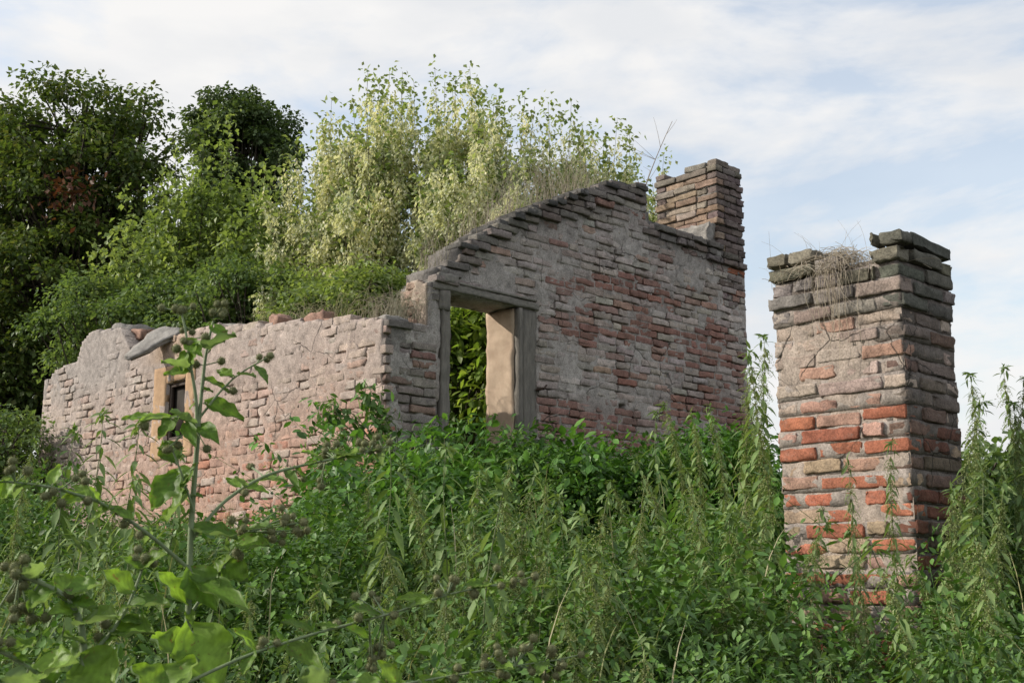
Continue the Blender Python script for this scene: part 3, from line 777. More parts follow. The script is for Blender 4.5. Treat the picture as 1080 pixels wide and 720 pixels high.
# ------------------------------------------------------------------ trees
def lobe_tree(name, base, lobes, label, mat, n_clump, per, cr, ls, droop=-.35, trunk_r=.16, group=None, extra=None, tpl=None, shell=.55):
    base = np.asarray(base, float); root = empty(name, tuple(base)); tag(root, label, 'tree', group)
    T = Acc(); L = Acc(); tpl = tpl or LT_D
    lobes = np.array(lobes, float); vol = lobes[:, 3] * lobes[:, 4] * lobes[:, 5]; vol = vol ** .7 / (vol ** .7).sum()
    top = lobes[np.argmax(lobes[:, 2])][:3]
    fork = base + (top - base) * np.array([.3, .3, .42]); fork[2] = base[2] + (top[2] - base[2]) * .4
    tr = bez(base - Z * .2, base + Z * (fork[2] - base[2]) * .5 + R.normal(0, .05, 3), fork, 8)
    tube(T, tr, np.linspace(trunk_r * 1.25, trunk_r * .75, 8), 10)
    for li, lb in enumerate(lobes):
        c = lb[:3]; r = lb[3:]
        m0 = fork * .5 + c * .5; m0[2] += .1 * r[2]
        limb = bez(fork, m0 + R.normal(0, .1, 3), c + np.array([0, 0, r[2] * .5]), 9)
        tube(T, limb, np.linspace(trunk_r * .7, trunk_r * .12, 9), 7)
        k = max(6, int(n_clump * vol[li]))
        d = rdir(k); rr = (shell + (1 - shell) * R.random(k)) * (1 + (fbm(d * 1.0 + li, 1.7, 5 + li) - .5) * 1.2)
        cc = c + d * rr[:, None] * r
        for p in cc:
            st = limb[R.integers(2, 8)]
            mid = (st + p) / 2 + R.normal(0, .12, 3) - Z * .05
            br = bez(st, mid, p, 6)
            tube(T, br, np.linspace(trunk_r * .16, .008, 6), 4)
        q = np.repeat(cc, per, 0); m = len(q)
        off = rdir(m) * (R.random((m, 1)) ** .5) * 1.7 * cr * np.array([1, 1, .6]) * np.repeat(R.uniform(.6, 1.3, k), per)[:, None]
        od = off / (np.linalg.norm(off, axis=1, keepdims=True) + 1e-9)
        dirs = od * .8 + R.normal(0, .45, (m, 3)); dirs[:, 2] += droop
        scatter(L, tpl, q + off, dirs, ls * R.uniform(.6, 1.25, m))
    part(T, 'trunk', M['bark'], root, True); part(L, 'crown', mat, root)
    if extra: extra(root)
    return root

def px3(x, y, Y): return atY(x, y, Y)
def lobe(x, y, Y, rx, rz, ry=None):
    """lobe given by its centre direction and half sizes in metres"""
    c = px3(x, y, Y); return (c[0], c[1], c[2], rx, ry or rx, rz)
def shoot_tree(name, base, tips, label, mat, leaf_n, ls, hang=None, hang_n=0, tpl=LT_D, trunk_r=.1, side=5, sl=.8, group=None, top_dark=None):
    base = np.asarray(base, float); root = empty(name, tuple(base)); tag(root, label, 'tree', group)
    T = Acc(); L = Acc(); H = Acc()
    fork_h = .18
    mainforks = [base + np.array([R.normal(0, .12), R.normal(0, .12), R.uniform(.5, 1.1)]) for _ in range(5)]
    for mf in mainforks: tube(T, bez(base - Z * .2, (base + mf) / 2, mf, 5), np.linspace(trunk_r, trunk_r * .55, 5), 8)
    for tp in tips:
        tp = np.asarray(tp); mf = mainforks[R.integers(5)]
        mid = mf * .45 + tp * .55; mid[:2] = mf[:2] * .3 + tp[:2] * .7; mid[2] -= .25 * (tp[2] - mf[2]) * .5
        pts = bez(mf, mid, tp, 14) + np.cumsum(R.normal(0, .022, (14, 3)), 0)
        tube(T, pts, .0018 + trunk_r * .3 * (1 - np.linspace(0, 1, 14)) ** 1.5, 5)
        segs = [(pts, 5, 13)]; mt_ = 16; tq = pts[-1] + R.normal(0, .05, (mt_, 3)); scatter(L, tpl, tq - Z * R.uniform(-.05, .25, mt_)[:, None], rdir(mt_, -.2), ls * R.uniform(.6, 1.2, mt_))
        for _ in range(side):
            i = R.integers(4, 12); d = rdir(1)[0]; d[2] = abs(d[2]) * .8 + .5; l = R.uniform(.3, 1) * sl * (1 - i / 22)
            e = pts[i] + d * l; sp = bez(pts[i], pts[i] + d * np.array([1, 1, .3]) * l * .6, e, 7)
            tube(T, sp, np.linspace(.008, .0025, 7), 4); segs.append((sp, 1, 6))
        for (q, i0, i1) in segs:
            m = leaf_n * (3 if i0 == 5 else 1); f = R.uniform(i0, i1, m); i = f.astype(int); t = (f - i)[:, None]
            p = q[i] * (1 - t) + q[np.minimum(i + 1, len(q) - 1)] * t
            off = R.normal(0, .07, (m, 3)); d = rdir(m, -.25); scatter(L, tpl, p + off, d + off * 4, ls * R.uniform(.55, 1.25, m))
            if hang_n:
                m = hang_n * (3 if i0 == 5 else 1); f = R.uniform(i0, i1 - .3, m); i = f.astype(int); t = (f - i)[:, None]
                p = q[i] * (1 - t) + q[np.minimum(i + 1, len(q) - 1)] * t + R.normal(0, .05, (m, 3)) * np.array([1, 1, .5])
                for kk in range(8):                      # a hanging string of winged seeds
                    pp = p - Z * (kk * .02 + .02) + R.normal(0, .017, p.shape)
                    scatter(H, LT_T, pp, rdir(m, -.9, .5), .055 * R.uniform(.8, 1.2, m))
    part(T, 'trunk', M['bark'], root, True); part(L, 'crown', mat, root)
    if hang_n: part(H, 'seed_clusters', M['seed'], root)
    return root
gz = lambda x, y: float(ground_z(np.array([x]), np.array([y]))[0])
def gbase(px, Y): x = pxy(px, Y); return (x, Y, gz(x, Y))

# dark tree on the left
Yd = 20
L1 = [lobe(90, 130, Yd, 1.25, .8), lobe(40, 165, Yd + .4, 1.1, .75), lobe(150, 160, Yd, .75, .9), lobe(80, 200, Yd - .5, 1.6, .9), lobe(10, 240, Yd, 1.3, 1.1), lobe(120, 255, Yd, 1.2, 1.), lobe(50, 300, Yd - .6, 1.5, 1.0), lobe(-50, 210, Yd + .5, 1.3, 1.3),
      lobe(10, 370, Yd - .4, 1.3, 1.1), lobe(110, 335, Yd, 1.1, .9), lobe(-60, 330, Yd, 1.4, 1.3), lobe(0, 450, Yd, 1.5, .9), lobe(170, 300, Yd + .6, .9, .9)]
dk = lobe_tree('broadleaf_tree', gbase(50, Yd), L1, 'large dark green broadleaf tree filling the left edge behind the front wall', M['dark'], 680, 110, .21, .10, trunk_r=.22)
aR = Acc(); q = px3(72, 200, Yd - 1.9) + R.normal(0, 1, (160, 3)) * np.array([.22, .2, .16]); scatter(aR, LT_S, q, rdir(160, -.3), .13 * R.uniform(.6, 1.2, 160)); part(aR, 'withered_leaves', M['red'], dk)
# rounder dark tree behind
Yb = 27
L2 = [lobe(245, 118, Yb, .85, .7), lobe(285, 135, Yb, .7, .6), lobe(255, 165, Yb, 1.3, .9), lobe(215, 140, Yb, .5, .5), lobe(250, 230, Yb, 1.4, 1.2), lobe(230, 320, Yb, 1.6, 1.3)]
lobe_tree('broadleaf_tree', gbase(255, Yb), L2, 'distant rounded dull green tree rising behind the young bright one', M['dark2'], 400, 100, .21, .115, trunk_r=.2)
# bright young tree
Yc = 15.5
tips = [px3(x + R.normal(0, 3), y, Yc + R.normal(0, .5)) for x, y in ((118, 235), (122, 262), (108, 290), (100, 310), (140, 300), (170, 262), (190, 290), (242, 118), (225, 130), (205, 165), (190, 150), (178, 175), (170, 190), (215, 180), (235, 150), (250, 165), (262, 180), (278, 172), (160, 215), (150, 235), (125, 205), (140, 250), (270, 210), (290, 200), (200, 210), (225, 215), (245, 225), (180, 240), (130, 290), (155, 275), (210, 250), (285, 240), (115, 268), (300, 220), (265, 250))]
shoot_tree('young_tree', gbase(215, Yc), tips, 'young bright green tree with ascending branches left of the pale seeded trees', M['green'], 75, .085, side=11, sl=1.0)
# ash-leaved maples with hanging pale seeds
def maple(pxs, base_px, Y, label, n_in, seed_n, leaf_n=27):
    pxs = pxs + [(x + R.normal(0, 7), y + abs(R.normal(0, 14)) + 4) for x, y in pxs]
    tips = [px3(x, y, Y + R.normal(0, .45)) for x, y in pxs]
    lo = min(p[0] for p in pxs); hi = max(p[0] for p in pxs)
    for _ in range(n_in):
        x = R.uniform(lo - 8, hi + 8); ys = np.interp(x, [p[0] for p in sorted(pxs)], [p[1] for p in sorted(pxs)])
        tips.append(px3(x, R.uniform(ys + 15, min(320, ys + 150)), Y + R.normal(0, .7)))
    return shoot_tree('maple_tree', gbase(base_px, Y), tips, label, M['elder'], leaf_n, .075, hang_n=seed_n, side=8, sl=.95, group=None)
maple([(285, 205), (300, 165), (318, 150), (345, 125), (362, 100), (385, 80), (392, 72), (408, 82), (425, 78), (402, 100), (330, 175), (372, 130), (290, 185)], 375, 14.6, 'pale green seeded maple with upright shoots, leftmost of the seeded trees', 44, 25)
maple([(440, 88), (455, 72), (470, 95), (485, 85), (500, 72), (520, 85), (512, 100), (545, 108), (558, 118), (530, 112), (462, 110)], 480, 14.2, 'tallest pale seeded maple rising above the doorway', 40, 25)
maple([(585, 105), (590, 120), (604, 115), (612, 128), (645, 120), (655, 140), (668, 145), (625, 150), (570, 150), (640, 160), (680, 178), (600, 150)], 600, 14.8, 'pale seeded maple with separate spiky shoots behind the gable peak', 34, 18)
# shrubs behind the front wall
def shrub(name, px, y, Y, rx, rz, label, mat, n=130, per=95, ls=.062, cr=.16, group='shrubs behind the walls', cat='shrub', tpl=None):
    c = px3(px, y, Y); g = gz(c[0], Y)
    lobes = [(c[0] + R.normal(0, .35) * rx, Y + R.normal(0, .25), c[2] + R.normal(0, .35) * rz, rx * R.uniform(.45, .7), rx * .6, rz * R.uniform(.5, .75)) for _ in range(5)]
    o = lobe_tree(name, (c[0], Y, g), lobes, label, mat, n, per, cr, ls, trunk_r=.04, group=group, tpl=tpl); o['category'] = cat
    return o
shrub('leafy_shrub', 110, 350, 15.0, 1.1, .6, 'dark leafy shrub behind the far left end of the front wall', M['green2'], 120)
shrub('leafy_shrub', 185, 335, 14.2, .9, .6, 'leafy shrub directly behind the tilted mortar slab', M['green2'], 120)
shrub('leafy_shrub', 262, 325, 13.8, .9, .6, 'leafy shrub behind the burdock top and front wall', M['green2'], 120)
shrub('leafy_shrub', 335, 325, 13.0, .6, .4, 'bright shrub behind the right half of the front wall', M['green'], 80)
shrub('leafy_shrub', 410, 320, 12.6, .45, .45, 'bright green shrub just left of the lintel', M['green'], 60)
shrub('leafy_shrub', 510, 330, 13.4, 1.2, .8, 'large bush standing behind the gable above the doorway', M['green2'], 120)
shrub('leafy_shrub', 600, 330, 14.2, 1.2, .8, 'dense bush hidden behind the gable peak', M['green2'], 80)
shrub('leafy_shrub', 486, 385, 11.5, .38, .85, 'sunlit bush inside the ruin seen through the doorway', M['bright'], 120, 34, .10, .15, tpl=LT_OV)
shrub('leafy_shrub', 10, 505, 13.5, .9, .6, 'low shrub beyond the left end of the front wall', M['green2'], 70)
shrub('leafy_shrub', 1045, 535, 8.6, .7, .4, 'dark broad leaved bush right of the brick pillar', M['green2'], 110, 36, .085, .12, group=None, tpl=LT_OV)

# ------------------------------------------------------------------ undergrowth
SX = [-60, 0, 40, 70, 100, 150, 200, 300, 328, 345, 372, 400, 440, 500, 560, 650, 720, 770, 800, 822, 824, 968, 970, 1000, 1040, 1140]
SY = [500, 505, 500, 500, 540, 548, 548, 552, 530, 480, 452, 440, 434, 440, 457, 465, 458, 445, 450, 475, 645, 635, 500, 462, 470, 460]
def topz(x, y):
    """highest a plant may grow at (x,y): the bank's outline"""
    yc = (y * math.cos(TH)); px = 540 + FPX * x / (y * math.cos(TH) + .0)
    s = np.interp(px, SX, SY)
    ysf = 6.08 + .55 * np.clip((946 - px) / 134, 0, 1) + .38 * np.clip((px - 946) / 57, 0, 1)
    s = np.where((y < ysf) & (px > 812) & (px < 975), 648, s)
    s = np.where((y >= ysf) & (y < 7.5) & (px > 812) & (px < 975), 500, s)
    r = math.sin(TH) + math.cos(TH) * (360 - s) / FPX; h = math.cos(TH) - math.sin(TH) * (360 - s) / FPX
    return 1.6 + y * r / h
def dip(x, y):
    n = fbm(np.stack([x, y, 0 * x], -1), 1.15, 131, 2)
    return sstep(.47, .56, n) * sstep(4.2, 4.8, y) * sstep(9.2, 8.4, y)
def vegtop(x, y): return topz(x, y) - .6 * dip(x, y)
def house(x, y):
    dx = x - C0[0]; dy = y - C0[1]; s = dx * V[0] + dy * V[1]; t = dx * U[0] + dy * U[1]
    inw = (s > -.08) & (s < 4.85) & (t > -.05) & (t < .45)
    inf = (t > -.05) & (t < TMAX + .1) & (s > -.06) & (s < .42)
    px_ = x - P0[0]; py_ = y - P0[1]; u = px_ * U[0] + py_ * U[1]; v = px_ * V[0] + py_ * V[1]
    inp = (u > -.08) & (u < .84) & (v > -.08) & (v < .63)
    return inw | inf | inp
def undergrowth(name, n, yr, hr, leaves, ls, tpl, mat, kindname, wander=.35, droop=-.3, stems=True, xr=None, mask=None, species=None):
    y = R.uniform(*yr, n * 2); x = (R.uniform(-.5, .5, n * 2) * (y * .94 + .8)) if xr is None else R.uniform(*xr, n * 2)
    ok = ~house(x, y)
    if mask is not None: ok &= mask(x, y)
    x = x[ok][:n]; y = y[ok][:n]; n = len(x)
    g = ground_z(x, y); tz = vegtop(x, y)
    clump = .12 + 1.15 * sstep(.36, .62, fbm(np.stack([x, y, 0 * x], -1), 1.7, 61, 2))
    h = np.minimum(R.uniform(*hr, n) * clump, tz - g - .02 + R.uniform(-.12, .02, n)); h = np.maximum(h, .12)
    if species is not None:
        nz_ = fbm(np.stack([x, y, 0 * x], -1), 1.1, 83, 2); kk_ = (nz_ > .5) if species else (nz_ < .53)
        x = x[kk_]; y = y[kk_]; g = g[kk_]; h = h[kk_]; n = len(x)
    L = Acc(); S = Acc()
    m = n * leaves; idx = np.repeat(np.arange(n), leaves); f = R.uniform(.25, 1, m) ** .8
    lean = R.normal(0, wander, (n, 2))
    base = np.stack([x, y, g], -1)
    def pos(i, f):
        q = base[i].copy(); q[:, :2] += lean[i] * (h[i] * f * f)[:, None]; q[:, 2] += h[i] * f; return q
    p = pos(idx, f); az = R.uniform(0, 2 * math.pi, m); out = np.stack([np.cos(az), np.sin(az), R.normal(droop, .35, m)], -1)
    p = p + out * .02
    scatter(L, tpl, p, out, ls * R.uniform(.55, 1.3, m) * np.clip(1.35 - .55 * f, .5, 1.3) * np.where(y[idx] < 5.2, .78, 1.))
    if stems:
        sel = np.arange(n)
        for i in sel[::2]:
            ff = np.linspace(0, 1, 5); q = pos(np.full(5, i), ff); tube(L, q, np.linspace(.003, .0012, 5), 3)
    o = L.build(name, mat); tag(o, kind='stuff'); o['label'] = kindname; return o
undergrowth('undergrowth', 600, (3.2, 11.5), (.6, 1.35), 34, .05, LT_OV, M['under'], 'dense tangle of small leaved brambles and weeds over the bank', species=0)
undergrowth('nettle_undergrowth', 600, (3.0, 9.8), (.6, 1.35), 34, .062, LT_NE, M['under2'], 'dense bank of narrow leaved nettles and hemp nettle', droop=-.55, species=1)
undergrowth('bramble_undergrowth', 500, (7.2, 9.8), (.8, 1.5), 34, .075, LT_OV, M['creep'], 'leafy creepers heaped against the doorway and gable', mask=lambda x, y: (x > -1.6) & (x < 2.6), droop=-.35)
undergrowth('weed_cover', 1500, (10, 17), (.3, .9), 22, .10, LT_OV, M['green2'], 'weeds growing inside and behind the ruin', xr=(-9, 9), stems=False)

def mounds(name, n, yr, rr, per, ls, tpl, mat, label, mask=None, droop=-.35, tall=1., xr=None):
    L = Acc(); S = Acc(); y = yr[0] + (yr[1] - yr[0]) * R.random(n * 3) ** .9
    x = R.uniform(-.5, .5, n * 3) * (y * .94 + .8) if xr is None else R.uniform(*xr, n * 3)
    ok = ~house(x, y)
    if mask is not None: ok &= mask(x, y)
    x = x[ok][:n]; y = y[ok][:n]; n = len(x); g = ground_z(x, y); tz = vegtop(x, y)
    r = R.uniform(*rr, n); hgt = R.uniform(.2, 1.2, n) ** .8 * tall * (1 - .6 * dip(x, y))
    top = np.minimum(g + hgt, tz + R.uniform(-.38, .03, n)); top = np.maximum(top, g + .15)
    cz = top - r * .75
    cnt_ = (per * (r / np.mean(rr)) ** 2).astype(int); idx = np.repeat(np.arange(n), cnt_); m = len(idx)
    d = rdir(m); d[:, 2] = np.where(d[:, 2] < -.35, -d[:, 2], d[:, 2]); sh = R.uniform(.8, 1.08, m) * (1 + .35 * np.sin(d[:, 0] * 5 + idx) * np.sin(d[:, 1] * 6 + idx * 2))
    c = np.stack([x, y, cz], -1)[idx]; p = c + d * (r[idx] * sh)[:, None] * np.array([1, 1, .85])
    out = d * .8 + R.normal(0, .4, (m, 3)); out[:, 2] += droop
    scatter(L, tpl, p, out, ls * R.uniform(.55, 1.3, m) * R.uniform(.7, 1.2, n)[idx] * np.where(y[idx] < 4.6, .8, 1.))
    o = L.build(name, mat); tag(o, kind='stuff'); o['label'] = label; return o
LQ_OV = leaf_tpl(.62, .25, .12, (0, .95, .75, 0)); LQ_NE = leaf_tpl(.34, .35, .12, (0, 1., .7, 0))
nzm = lambda x, y, sd, a, b: (lambda v: (v > a) & (v < b))(fbm(np.stack([x, y, 0 * x], -1), 1.2, sd, 2))
mounds('leafy_weeds', 900, (3.4, 9.6), (.15, .42), 210, .042, LQ_OV, M['under'], 'mounds of small broad leaved weeds on the bank', mask=lambda x, y: nzm(x, y, 83, 0, .62))
mounds('nettle_patches', 520, (3.4, 9.6), (.10, .28), 115, .052, LQ_NE, M['under2'], 'mounds of narrow leaved weeds on the bank', mask=lambda x, y: nzm(x, y, 83, .45, 1), droop=-.6)
mounds('creeper_carpet', 330, (7.2, 9.9), (.14, .34), 95, .078, LT_OV, M['creep'], 'bright heart leaved creeper heaped below doorway and gable', mask=lambda x, y: (x > -1.5) & (x < 3.2), droop=-.5, tall=1.2)
mounds('pale_weeds', 170, (3.6, 8.5), (.08, .2), 90, .045, LQ_NE, M['nettle'], 'pale green soft weeds between the nettles', droop=-.2)

# grass blades and dry stalks through the bank
def blades(n, region, h, mat, name, label, w=.006, kind='stuff', lean=.35):
    P = region(n); n = len(P); G = Acc()
    for k in range(n):
        hh = R.uniform(*h); d = R.normal(0, lean, 2)
        pts = [P[k] + np.array([d[0] * hh * t * t, d[1] * hh * t * t, hh * t * (1 - .12 * t)]) for t in np.linspace(0, 1, 5)]
        pts = np.array(pts); side = np.array([-d[1], d[0], 0]) / (np.hypot(*d) + 1e-6); ww = w * np.array([1, .95, .8, .5, .05])
        v = np.concatenate([pts - side * ww[:, None] / 2, pts + side * ww[:, None] / 2]); i = np.arange(4)
        G.add(v, [np.stack([i, i + 1, i + 6, i + 5], -1)])
    o = G.build(name, mat); tag(o, kind=kind); o['label'] = label; return o
def reg_bank(n):
    y = R.uniform(3.5, 11, n); x = R.uniform(-.5, .5, n) * (y * .94 + .6); k = ~house(x, y); x = x[k]; y = y[k]
    tz = topz(x, y); g = ground_z(x, y); return np.stack([x, y, np.maximum(g, np.minimum(g + .9, tz - .5))], -1)
blades(170, reg_bank, (.25, .5), M['straw2'], 'dry_grass', 'thin dry grass stalks standing among the weeds')
def reg_wallfoot(n):
    t = R.uniform(.8, 6.2, n); d = R.uniform(.1, 1.2, n); P = C0 + U * t[:, None] - V * d[:, None]; P[:, 2] = ground_z(P[:, 0], P[:, 1]) + .1; return P
blades(1800, reg_wallfoot, (.3, .62), M['green2'], 'tall_grass', 'green grass along the foot of the front wall', .007)

# ------------------------------------------------------------------ nettles
def nettle_proto(h, seed, flowers=True, leaf=.085, lean=.08):
    root = empty('stinging_nettle'); T = Acc(); L = Acc(); F = Acc()
    n = 15; f = np.linspace(0, 1, n); az = R.uniform(0, 6.28)
    pts = np.stack([math.cos(az) * lean * h * f ** 2 + .012 * np.sin(f * 9 + seed), math.sin(az) * lean * h * f ** 2 + .012 * np.cos(f * 7 + seed), h * f], -1)
    tube(T, pts, np.linspace(.0045, .0016, n), 5)
    nodes = int(h / .048)
    for k in range(nodes):
        ff = .28 + .72 * k / (nodes - 1); i = ff * (n - 1); a = int(min(i, n - 2)); p = pts[a] + (pts[a + 1] - pts[a]) * (i - a)
        size = leaf * 1.12 * (1.15 - .6 * max(0, (ff - .6) / .4)) * R.uniform(.8, 1.15)
        for s in (0, math.pi):
            an = k * math.pi / 2 + s + R.normal(0, .3) + az; d = np.array([[math.cos(an), math.sin(an), -.35 - .5 * (1 - ff) + R.normal(0, .2) + .7 * max(0, ff - .9) * 6]])
            o = d[0] / np.linalg.norm(d[0]) * size * .22
            scatter(L, LT_NE, (p + o)[None], d, size, .12)
            tube(T, [p, p + o], .0012, 3)
            if flowers and .45 < ff < .97:
                for q in range(3):
                    a2 = an + R.normal(0, .7); l = R.uniform(.035, .085); e = np.linspace(0, 1, 7)
                    c = p + np.stack([np.cos(a2) * l * .7 * e, np.sin(a2) * l * .7 * e, -l * e ** 1.5], -1)
                    c = np.repeat(c, 3, 0) + R.normal(0, .003, (21, 3)); scatter(F, LT_T, c, rdir(21, -.3), .010)
    # little leaves crowding the tip
    m = 16; scatter(L, LT_NE, np.repeat(pts[-1:], m, 0) + R.normal(0, .01, (m, 3)), rdir(m, .15), R.uniform(.03, .065, m))
    part(T, 'stem', M['stem'], root); part(L, 'leaves', M['nettle'], root)
    if flowers: part(F, 'flower_strings', M['catkin'], root)
    return root
protos = [nettle_proto(1.5, 1), nettle_proto(1.35, 2, lean=.15), nettle_proto(1.7, 3, lean=.1), nettle_proto(1.2, 4, False, .095), nettle_proto(1.45, 5, True, .075, .2), nettle_proto(1.3, 6, False, .11, .12)]
PH = [1.5, 1.35, 1.7, 1.2, 1.45, 1.3]; used_p = [False] * 6
def nettle(x, y, h, label, group=None, kind=None, tilt=None, width=None):
    k = R.integers(6) if kind is None else kind
    if used_p[k]: o = copy_tree(protos[k])
    else: o = protos[k]; used_p[k] = True
    s = h / PH[k]; sxy = max(s, .75) if width is None else width
    o.location = (x, y, gz(x, y)); o.scale = (sxy, sxy, s)
    tl = R.normal(0, .13, 2) if tilt is None else tilt
    o.rotation_euler = (tl[0], tl[1], R.uniform(0, 6.28))
    tag(o, label, 'nettle', group); return o
def nettle_px(px, ytop, Y, label, group=None, kind=None, tilt=None):
    p = px3(px, ytop, Y); return nettle(p[0], Y, p[2] - gz(p[0], Y), label, group, kind, tilt, .62 if 830 < px < 960 else None)
# named ones
special = [(893, 492, 5.3, 'nettle with pale hanging flowers in front of the pillar, left of its corner', 0), (935, 470, 5.45, 'tall nettle leaning across the shaded corner edge of the pillar', 2), (968, 425, 5.7, 'tallest nettle reaching up the pillar corner with narrow drooping leaves', 4),
           (848, 540, 5.2, 'thin nettle before the orange bricks of the pillar', 1), (915, 560, 5.0, 'low nettle at the foot of the pillar, in front of its middle', 0), (990, 520, 5.4, 'nettle in front of the shaded pillar side', 4),
           (795, 352, 7.6, 'very tall nettle against the right end of the gable wall', 2), (808, 372, 7.3, 'tall nettle just left of the pillar, before the sky gap', 0), (785, 400, 7.8, 'nettle rising before the gable beside the tallest pair', 1),
           (1030, 385, 7.0, 'tall nettle against the sky right of the pillar', 2), (1008, 365, 7.4, 'thin nettle peeping out right behind the pillar', 5), (1060, 405, 6.6, 'nettle against the sky near the right picture edge', 4), (1078, 400, 6.9, 'rightmost nettle standing against the sky', 0),
           (738, 440, 7.9, 'nettle before the gable, lower right of the small square hole', 0), (722, 425, 8.2, 'nettle top rising in front of the gable bricks near its middle right', 1), (762, 425, 8.0, 'bushy nettle before the right end of the gable', 4),
           (692, 432, 8.4, 'slender nettle before the middle of the gable wall', 3), (128, 452, 6.4, 'drooping tall nettle before the left part of the front wall', 5), (100, 440, 7.0, 'nettle with limp leaves near the left end of the front wall', 5), (68, 455, 6.4, 'nettle before the left edge of the front wall', 3),
           (150, 505, 6.0, 'nettle below the left of the orange window', 5), (184, 480, 6.3, 'limp nettle right below the orange window', 5), (20, 470, 6.6, 'nettle at the far left picture edge beside the wall end', 4),
           (545, 545, 5.2, 'nettle with pale flower strings in the middle of the bank', 0), (600, 600, 4.6, 'nettle top in the lower middle of the bank', 1)]
for px, yt, Y, lab, k in special: nettle_px(px, yt, Y, lab, None, k, tuple(R.normal(0, .03, 2)))
# the many of the bank
cnt = 0; zones = {}
while cnt < 105:
    y = R.uniform(4.0, 9.0); x = R.uniform(-.45, .5) * (y * .94)
    px = 540 + FPX * x / y
    if house(np.array([x]), np.array([y]))[0]: continue
    if px < 430 and R.random() < .35: continue
    if 800 < px < 985 and y < 6: 
        if R.random() < .8: continue
    g = gz(x, y); tz = float(vegtop(np.array([x]), np.array([y]))[0]); h = min(R.uniform(.8, 1.5), tz - g + R.uniform(-.25, .08))
    if h < .55: continue
    z = ('left of the big burdock' if px < 190 else 'before the front wall' if px < 400 else 'in front of the doorway' if px < 600 else 'in front of the gable wall' if px < 815 else 'around the foot of the pillar' if px < 985 else 'right of the pillar')
    dpt = 'far' if y > 7 else 'middle' if y > 5.5 else 'near'
    lab = {'far': 'nettle at the back of the bank ', 'middle': 'nettle half way up the bank ', 'near': 'nettle low in the picture '}[dpt] + z
    nettle(x, y, h, lab, 'nettles growing all over the bank'); cnt += 1

k_ = 0
while k_ < 55:
    px, yt, Y = R.uniform(430, 815), R.uniform(470, 640), R.uniform(4.3, 8.2)
    if k_ % 5 == 0: px = R.uniform(985, 1075)
    if k_ % 7 == 0: px = R.uniform(10, 330); yt = R.uniform(545, 650)
    p = px3(px, yt, Y); g = gz(p[0], Y); h = p[2] - g
    if not .85 < h < 1.65 or house(np.array([p[0]]), np.array([Y]))[0]: continue
    z = 'left of the doorway' if px < 440 else 'below the doorway' if px < 600 else 'below the gable' if px < 850 else 'right of the pillar'
    nettle(p[0], Y, h, 'tall pale flowering nettle standing out of the bank ' + z, 'tall pale nettles standing out of the bank'); k_ += 1
for px, yt, Y, lab in ((1045, 400, 6.9, 'bushy nettle against the sky, second from the right picture edge'), (1066, 392, 7.2, 'tall nettle in the sky gap close to the right picture edge'), (1030, 432, 6.3, 'broad nettle half hiding the bush right of the pillar'), (1075, 420, 6.2, 'nearer nettle at the right picture edge'), (1002, 470, 6.0, 'nettle close against the lower shaded side of the pillar'), (1018, 420, 6.8, 'nettle with its top just above the bank, right beside the pillar')):
    nettle_px(px, yt, Y, lab, None, R.integers(3), (0., .02))

# ------------------------------------------------------------------ creeper at the house corner
def creeper(name, pts_px, Y, label, n, ls, mat, sp, parts='leaves'):
    root = empty(name, tuple(px3(*pts_px[0], Y))); T = Acc(); L = Acc()
    for _ in range(n):
        seq = [px3(x + R.normal(0, sp), y + R.normal(0, sp), Y + R.normal(0, .06)) for x, y in pts_px]
        seq = np.array(seq); t = np.linspace(0, len(seq) - 1, 16); ii = np.minimum(t.astype(int), len(seq) - 2); fr = (t - ii)[:, None]
        q = seq[ii] * (1 - fr) + seq[ii + 1] * fr; tube(T, q, np.linspace(.005, .002, 16), 4)
        m = 34; idx = R.integers(0, 15, m); p = q[idx] + R.normal(0, .035, (m, 3)); d = rdir(m, -.3); d[:, 1] -= .4
        scatter(L, LT_OV, p, d, ls * R.uniform(.6, 1.2, m))
    part(T, 'stem', M['stem'], root); part(L, parts, mat, root); tag(root, label, 'climber'); return root
creeper('bramble', [(420, 500), (405, 450), (395, 425), (378, 408)], 8.9, 'leafy bramble climbing the corner of the front wall', 7, .075, M['under'], 8)
creeper('bramble', [(400, 470), (370, 440), (350, 432), (330, 450)], 8.8, 'arching bramble shoot reaching left over the front wall bricks', 5, .07, M['under'], 5)
creeper('bramble', [(330, 560), (345, 520), (352, 480), (356, 455)], 8.4, 'bramble bush low against the front wall right of the window', 8, .06, M['under'], 10)

# ------------------------------------------------------------------ dry grass on the walls
def straw(name, label, P, n, h, mat, cat='dry grass', up=.6, w=.004, curl=.6, wide=None, part_name=None):
    G = Acc(); org = P.mean(0)
    for k in range(n):
        b = P[R.integers(len(P))] + R.normal(0, .02, 3) * np.array([1, 1, .3]); l = R.uniform(*h); d = rdir(1)[0]; d[2] = abs(d[2]) * .5 + up; d /= np.linalg.norm(d)
        e = b + d * l; mid = b + Z * l * .6 + d * l * .2; e[2] -= R.random() * curl * l
        tube(G, bez(b, mid, e, 6), np.linspace(w, w * .3, 6) * .5, 3)
    G.v = [a - org for a in G.v]; o = G.build(name, mat); o.location = org; tag(o, label, cat); return o
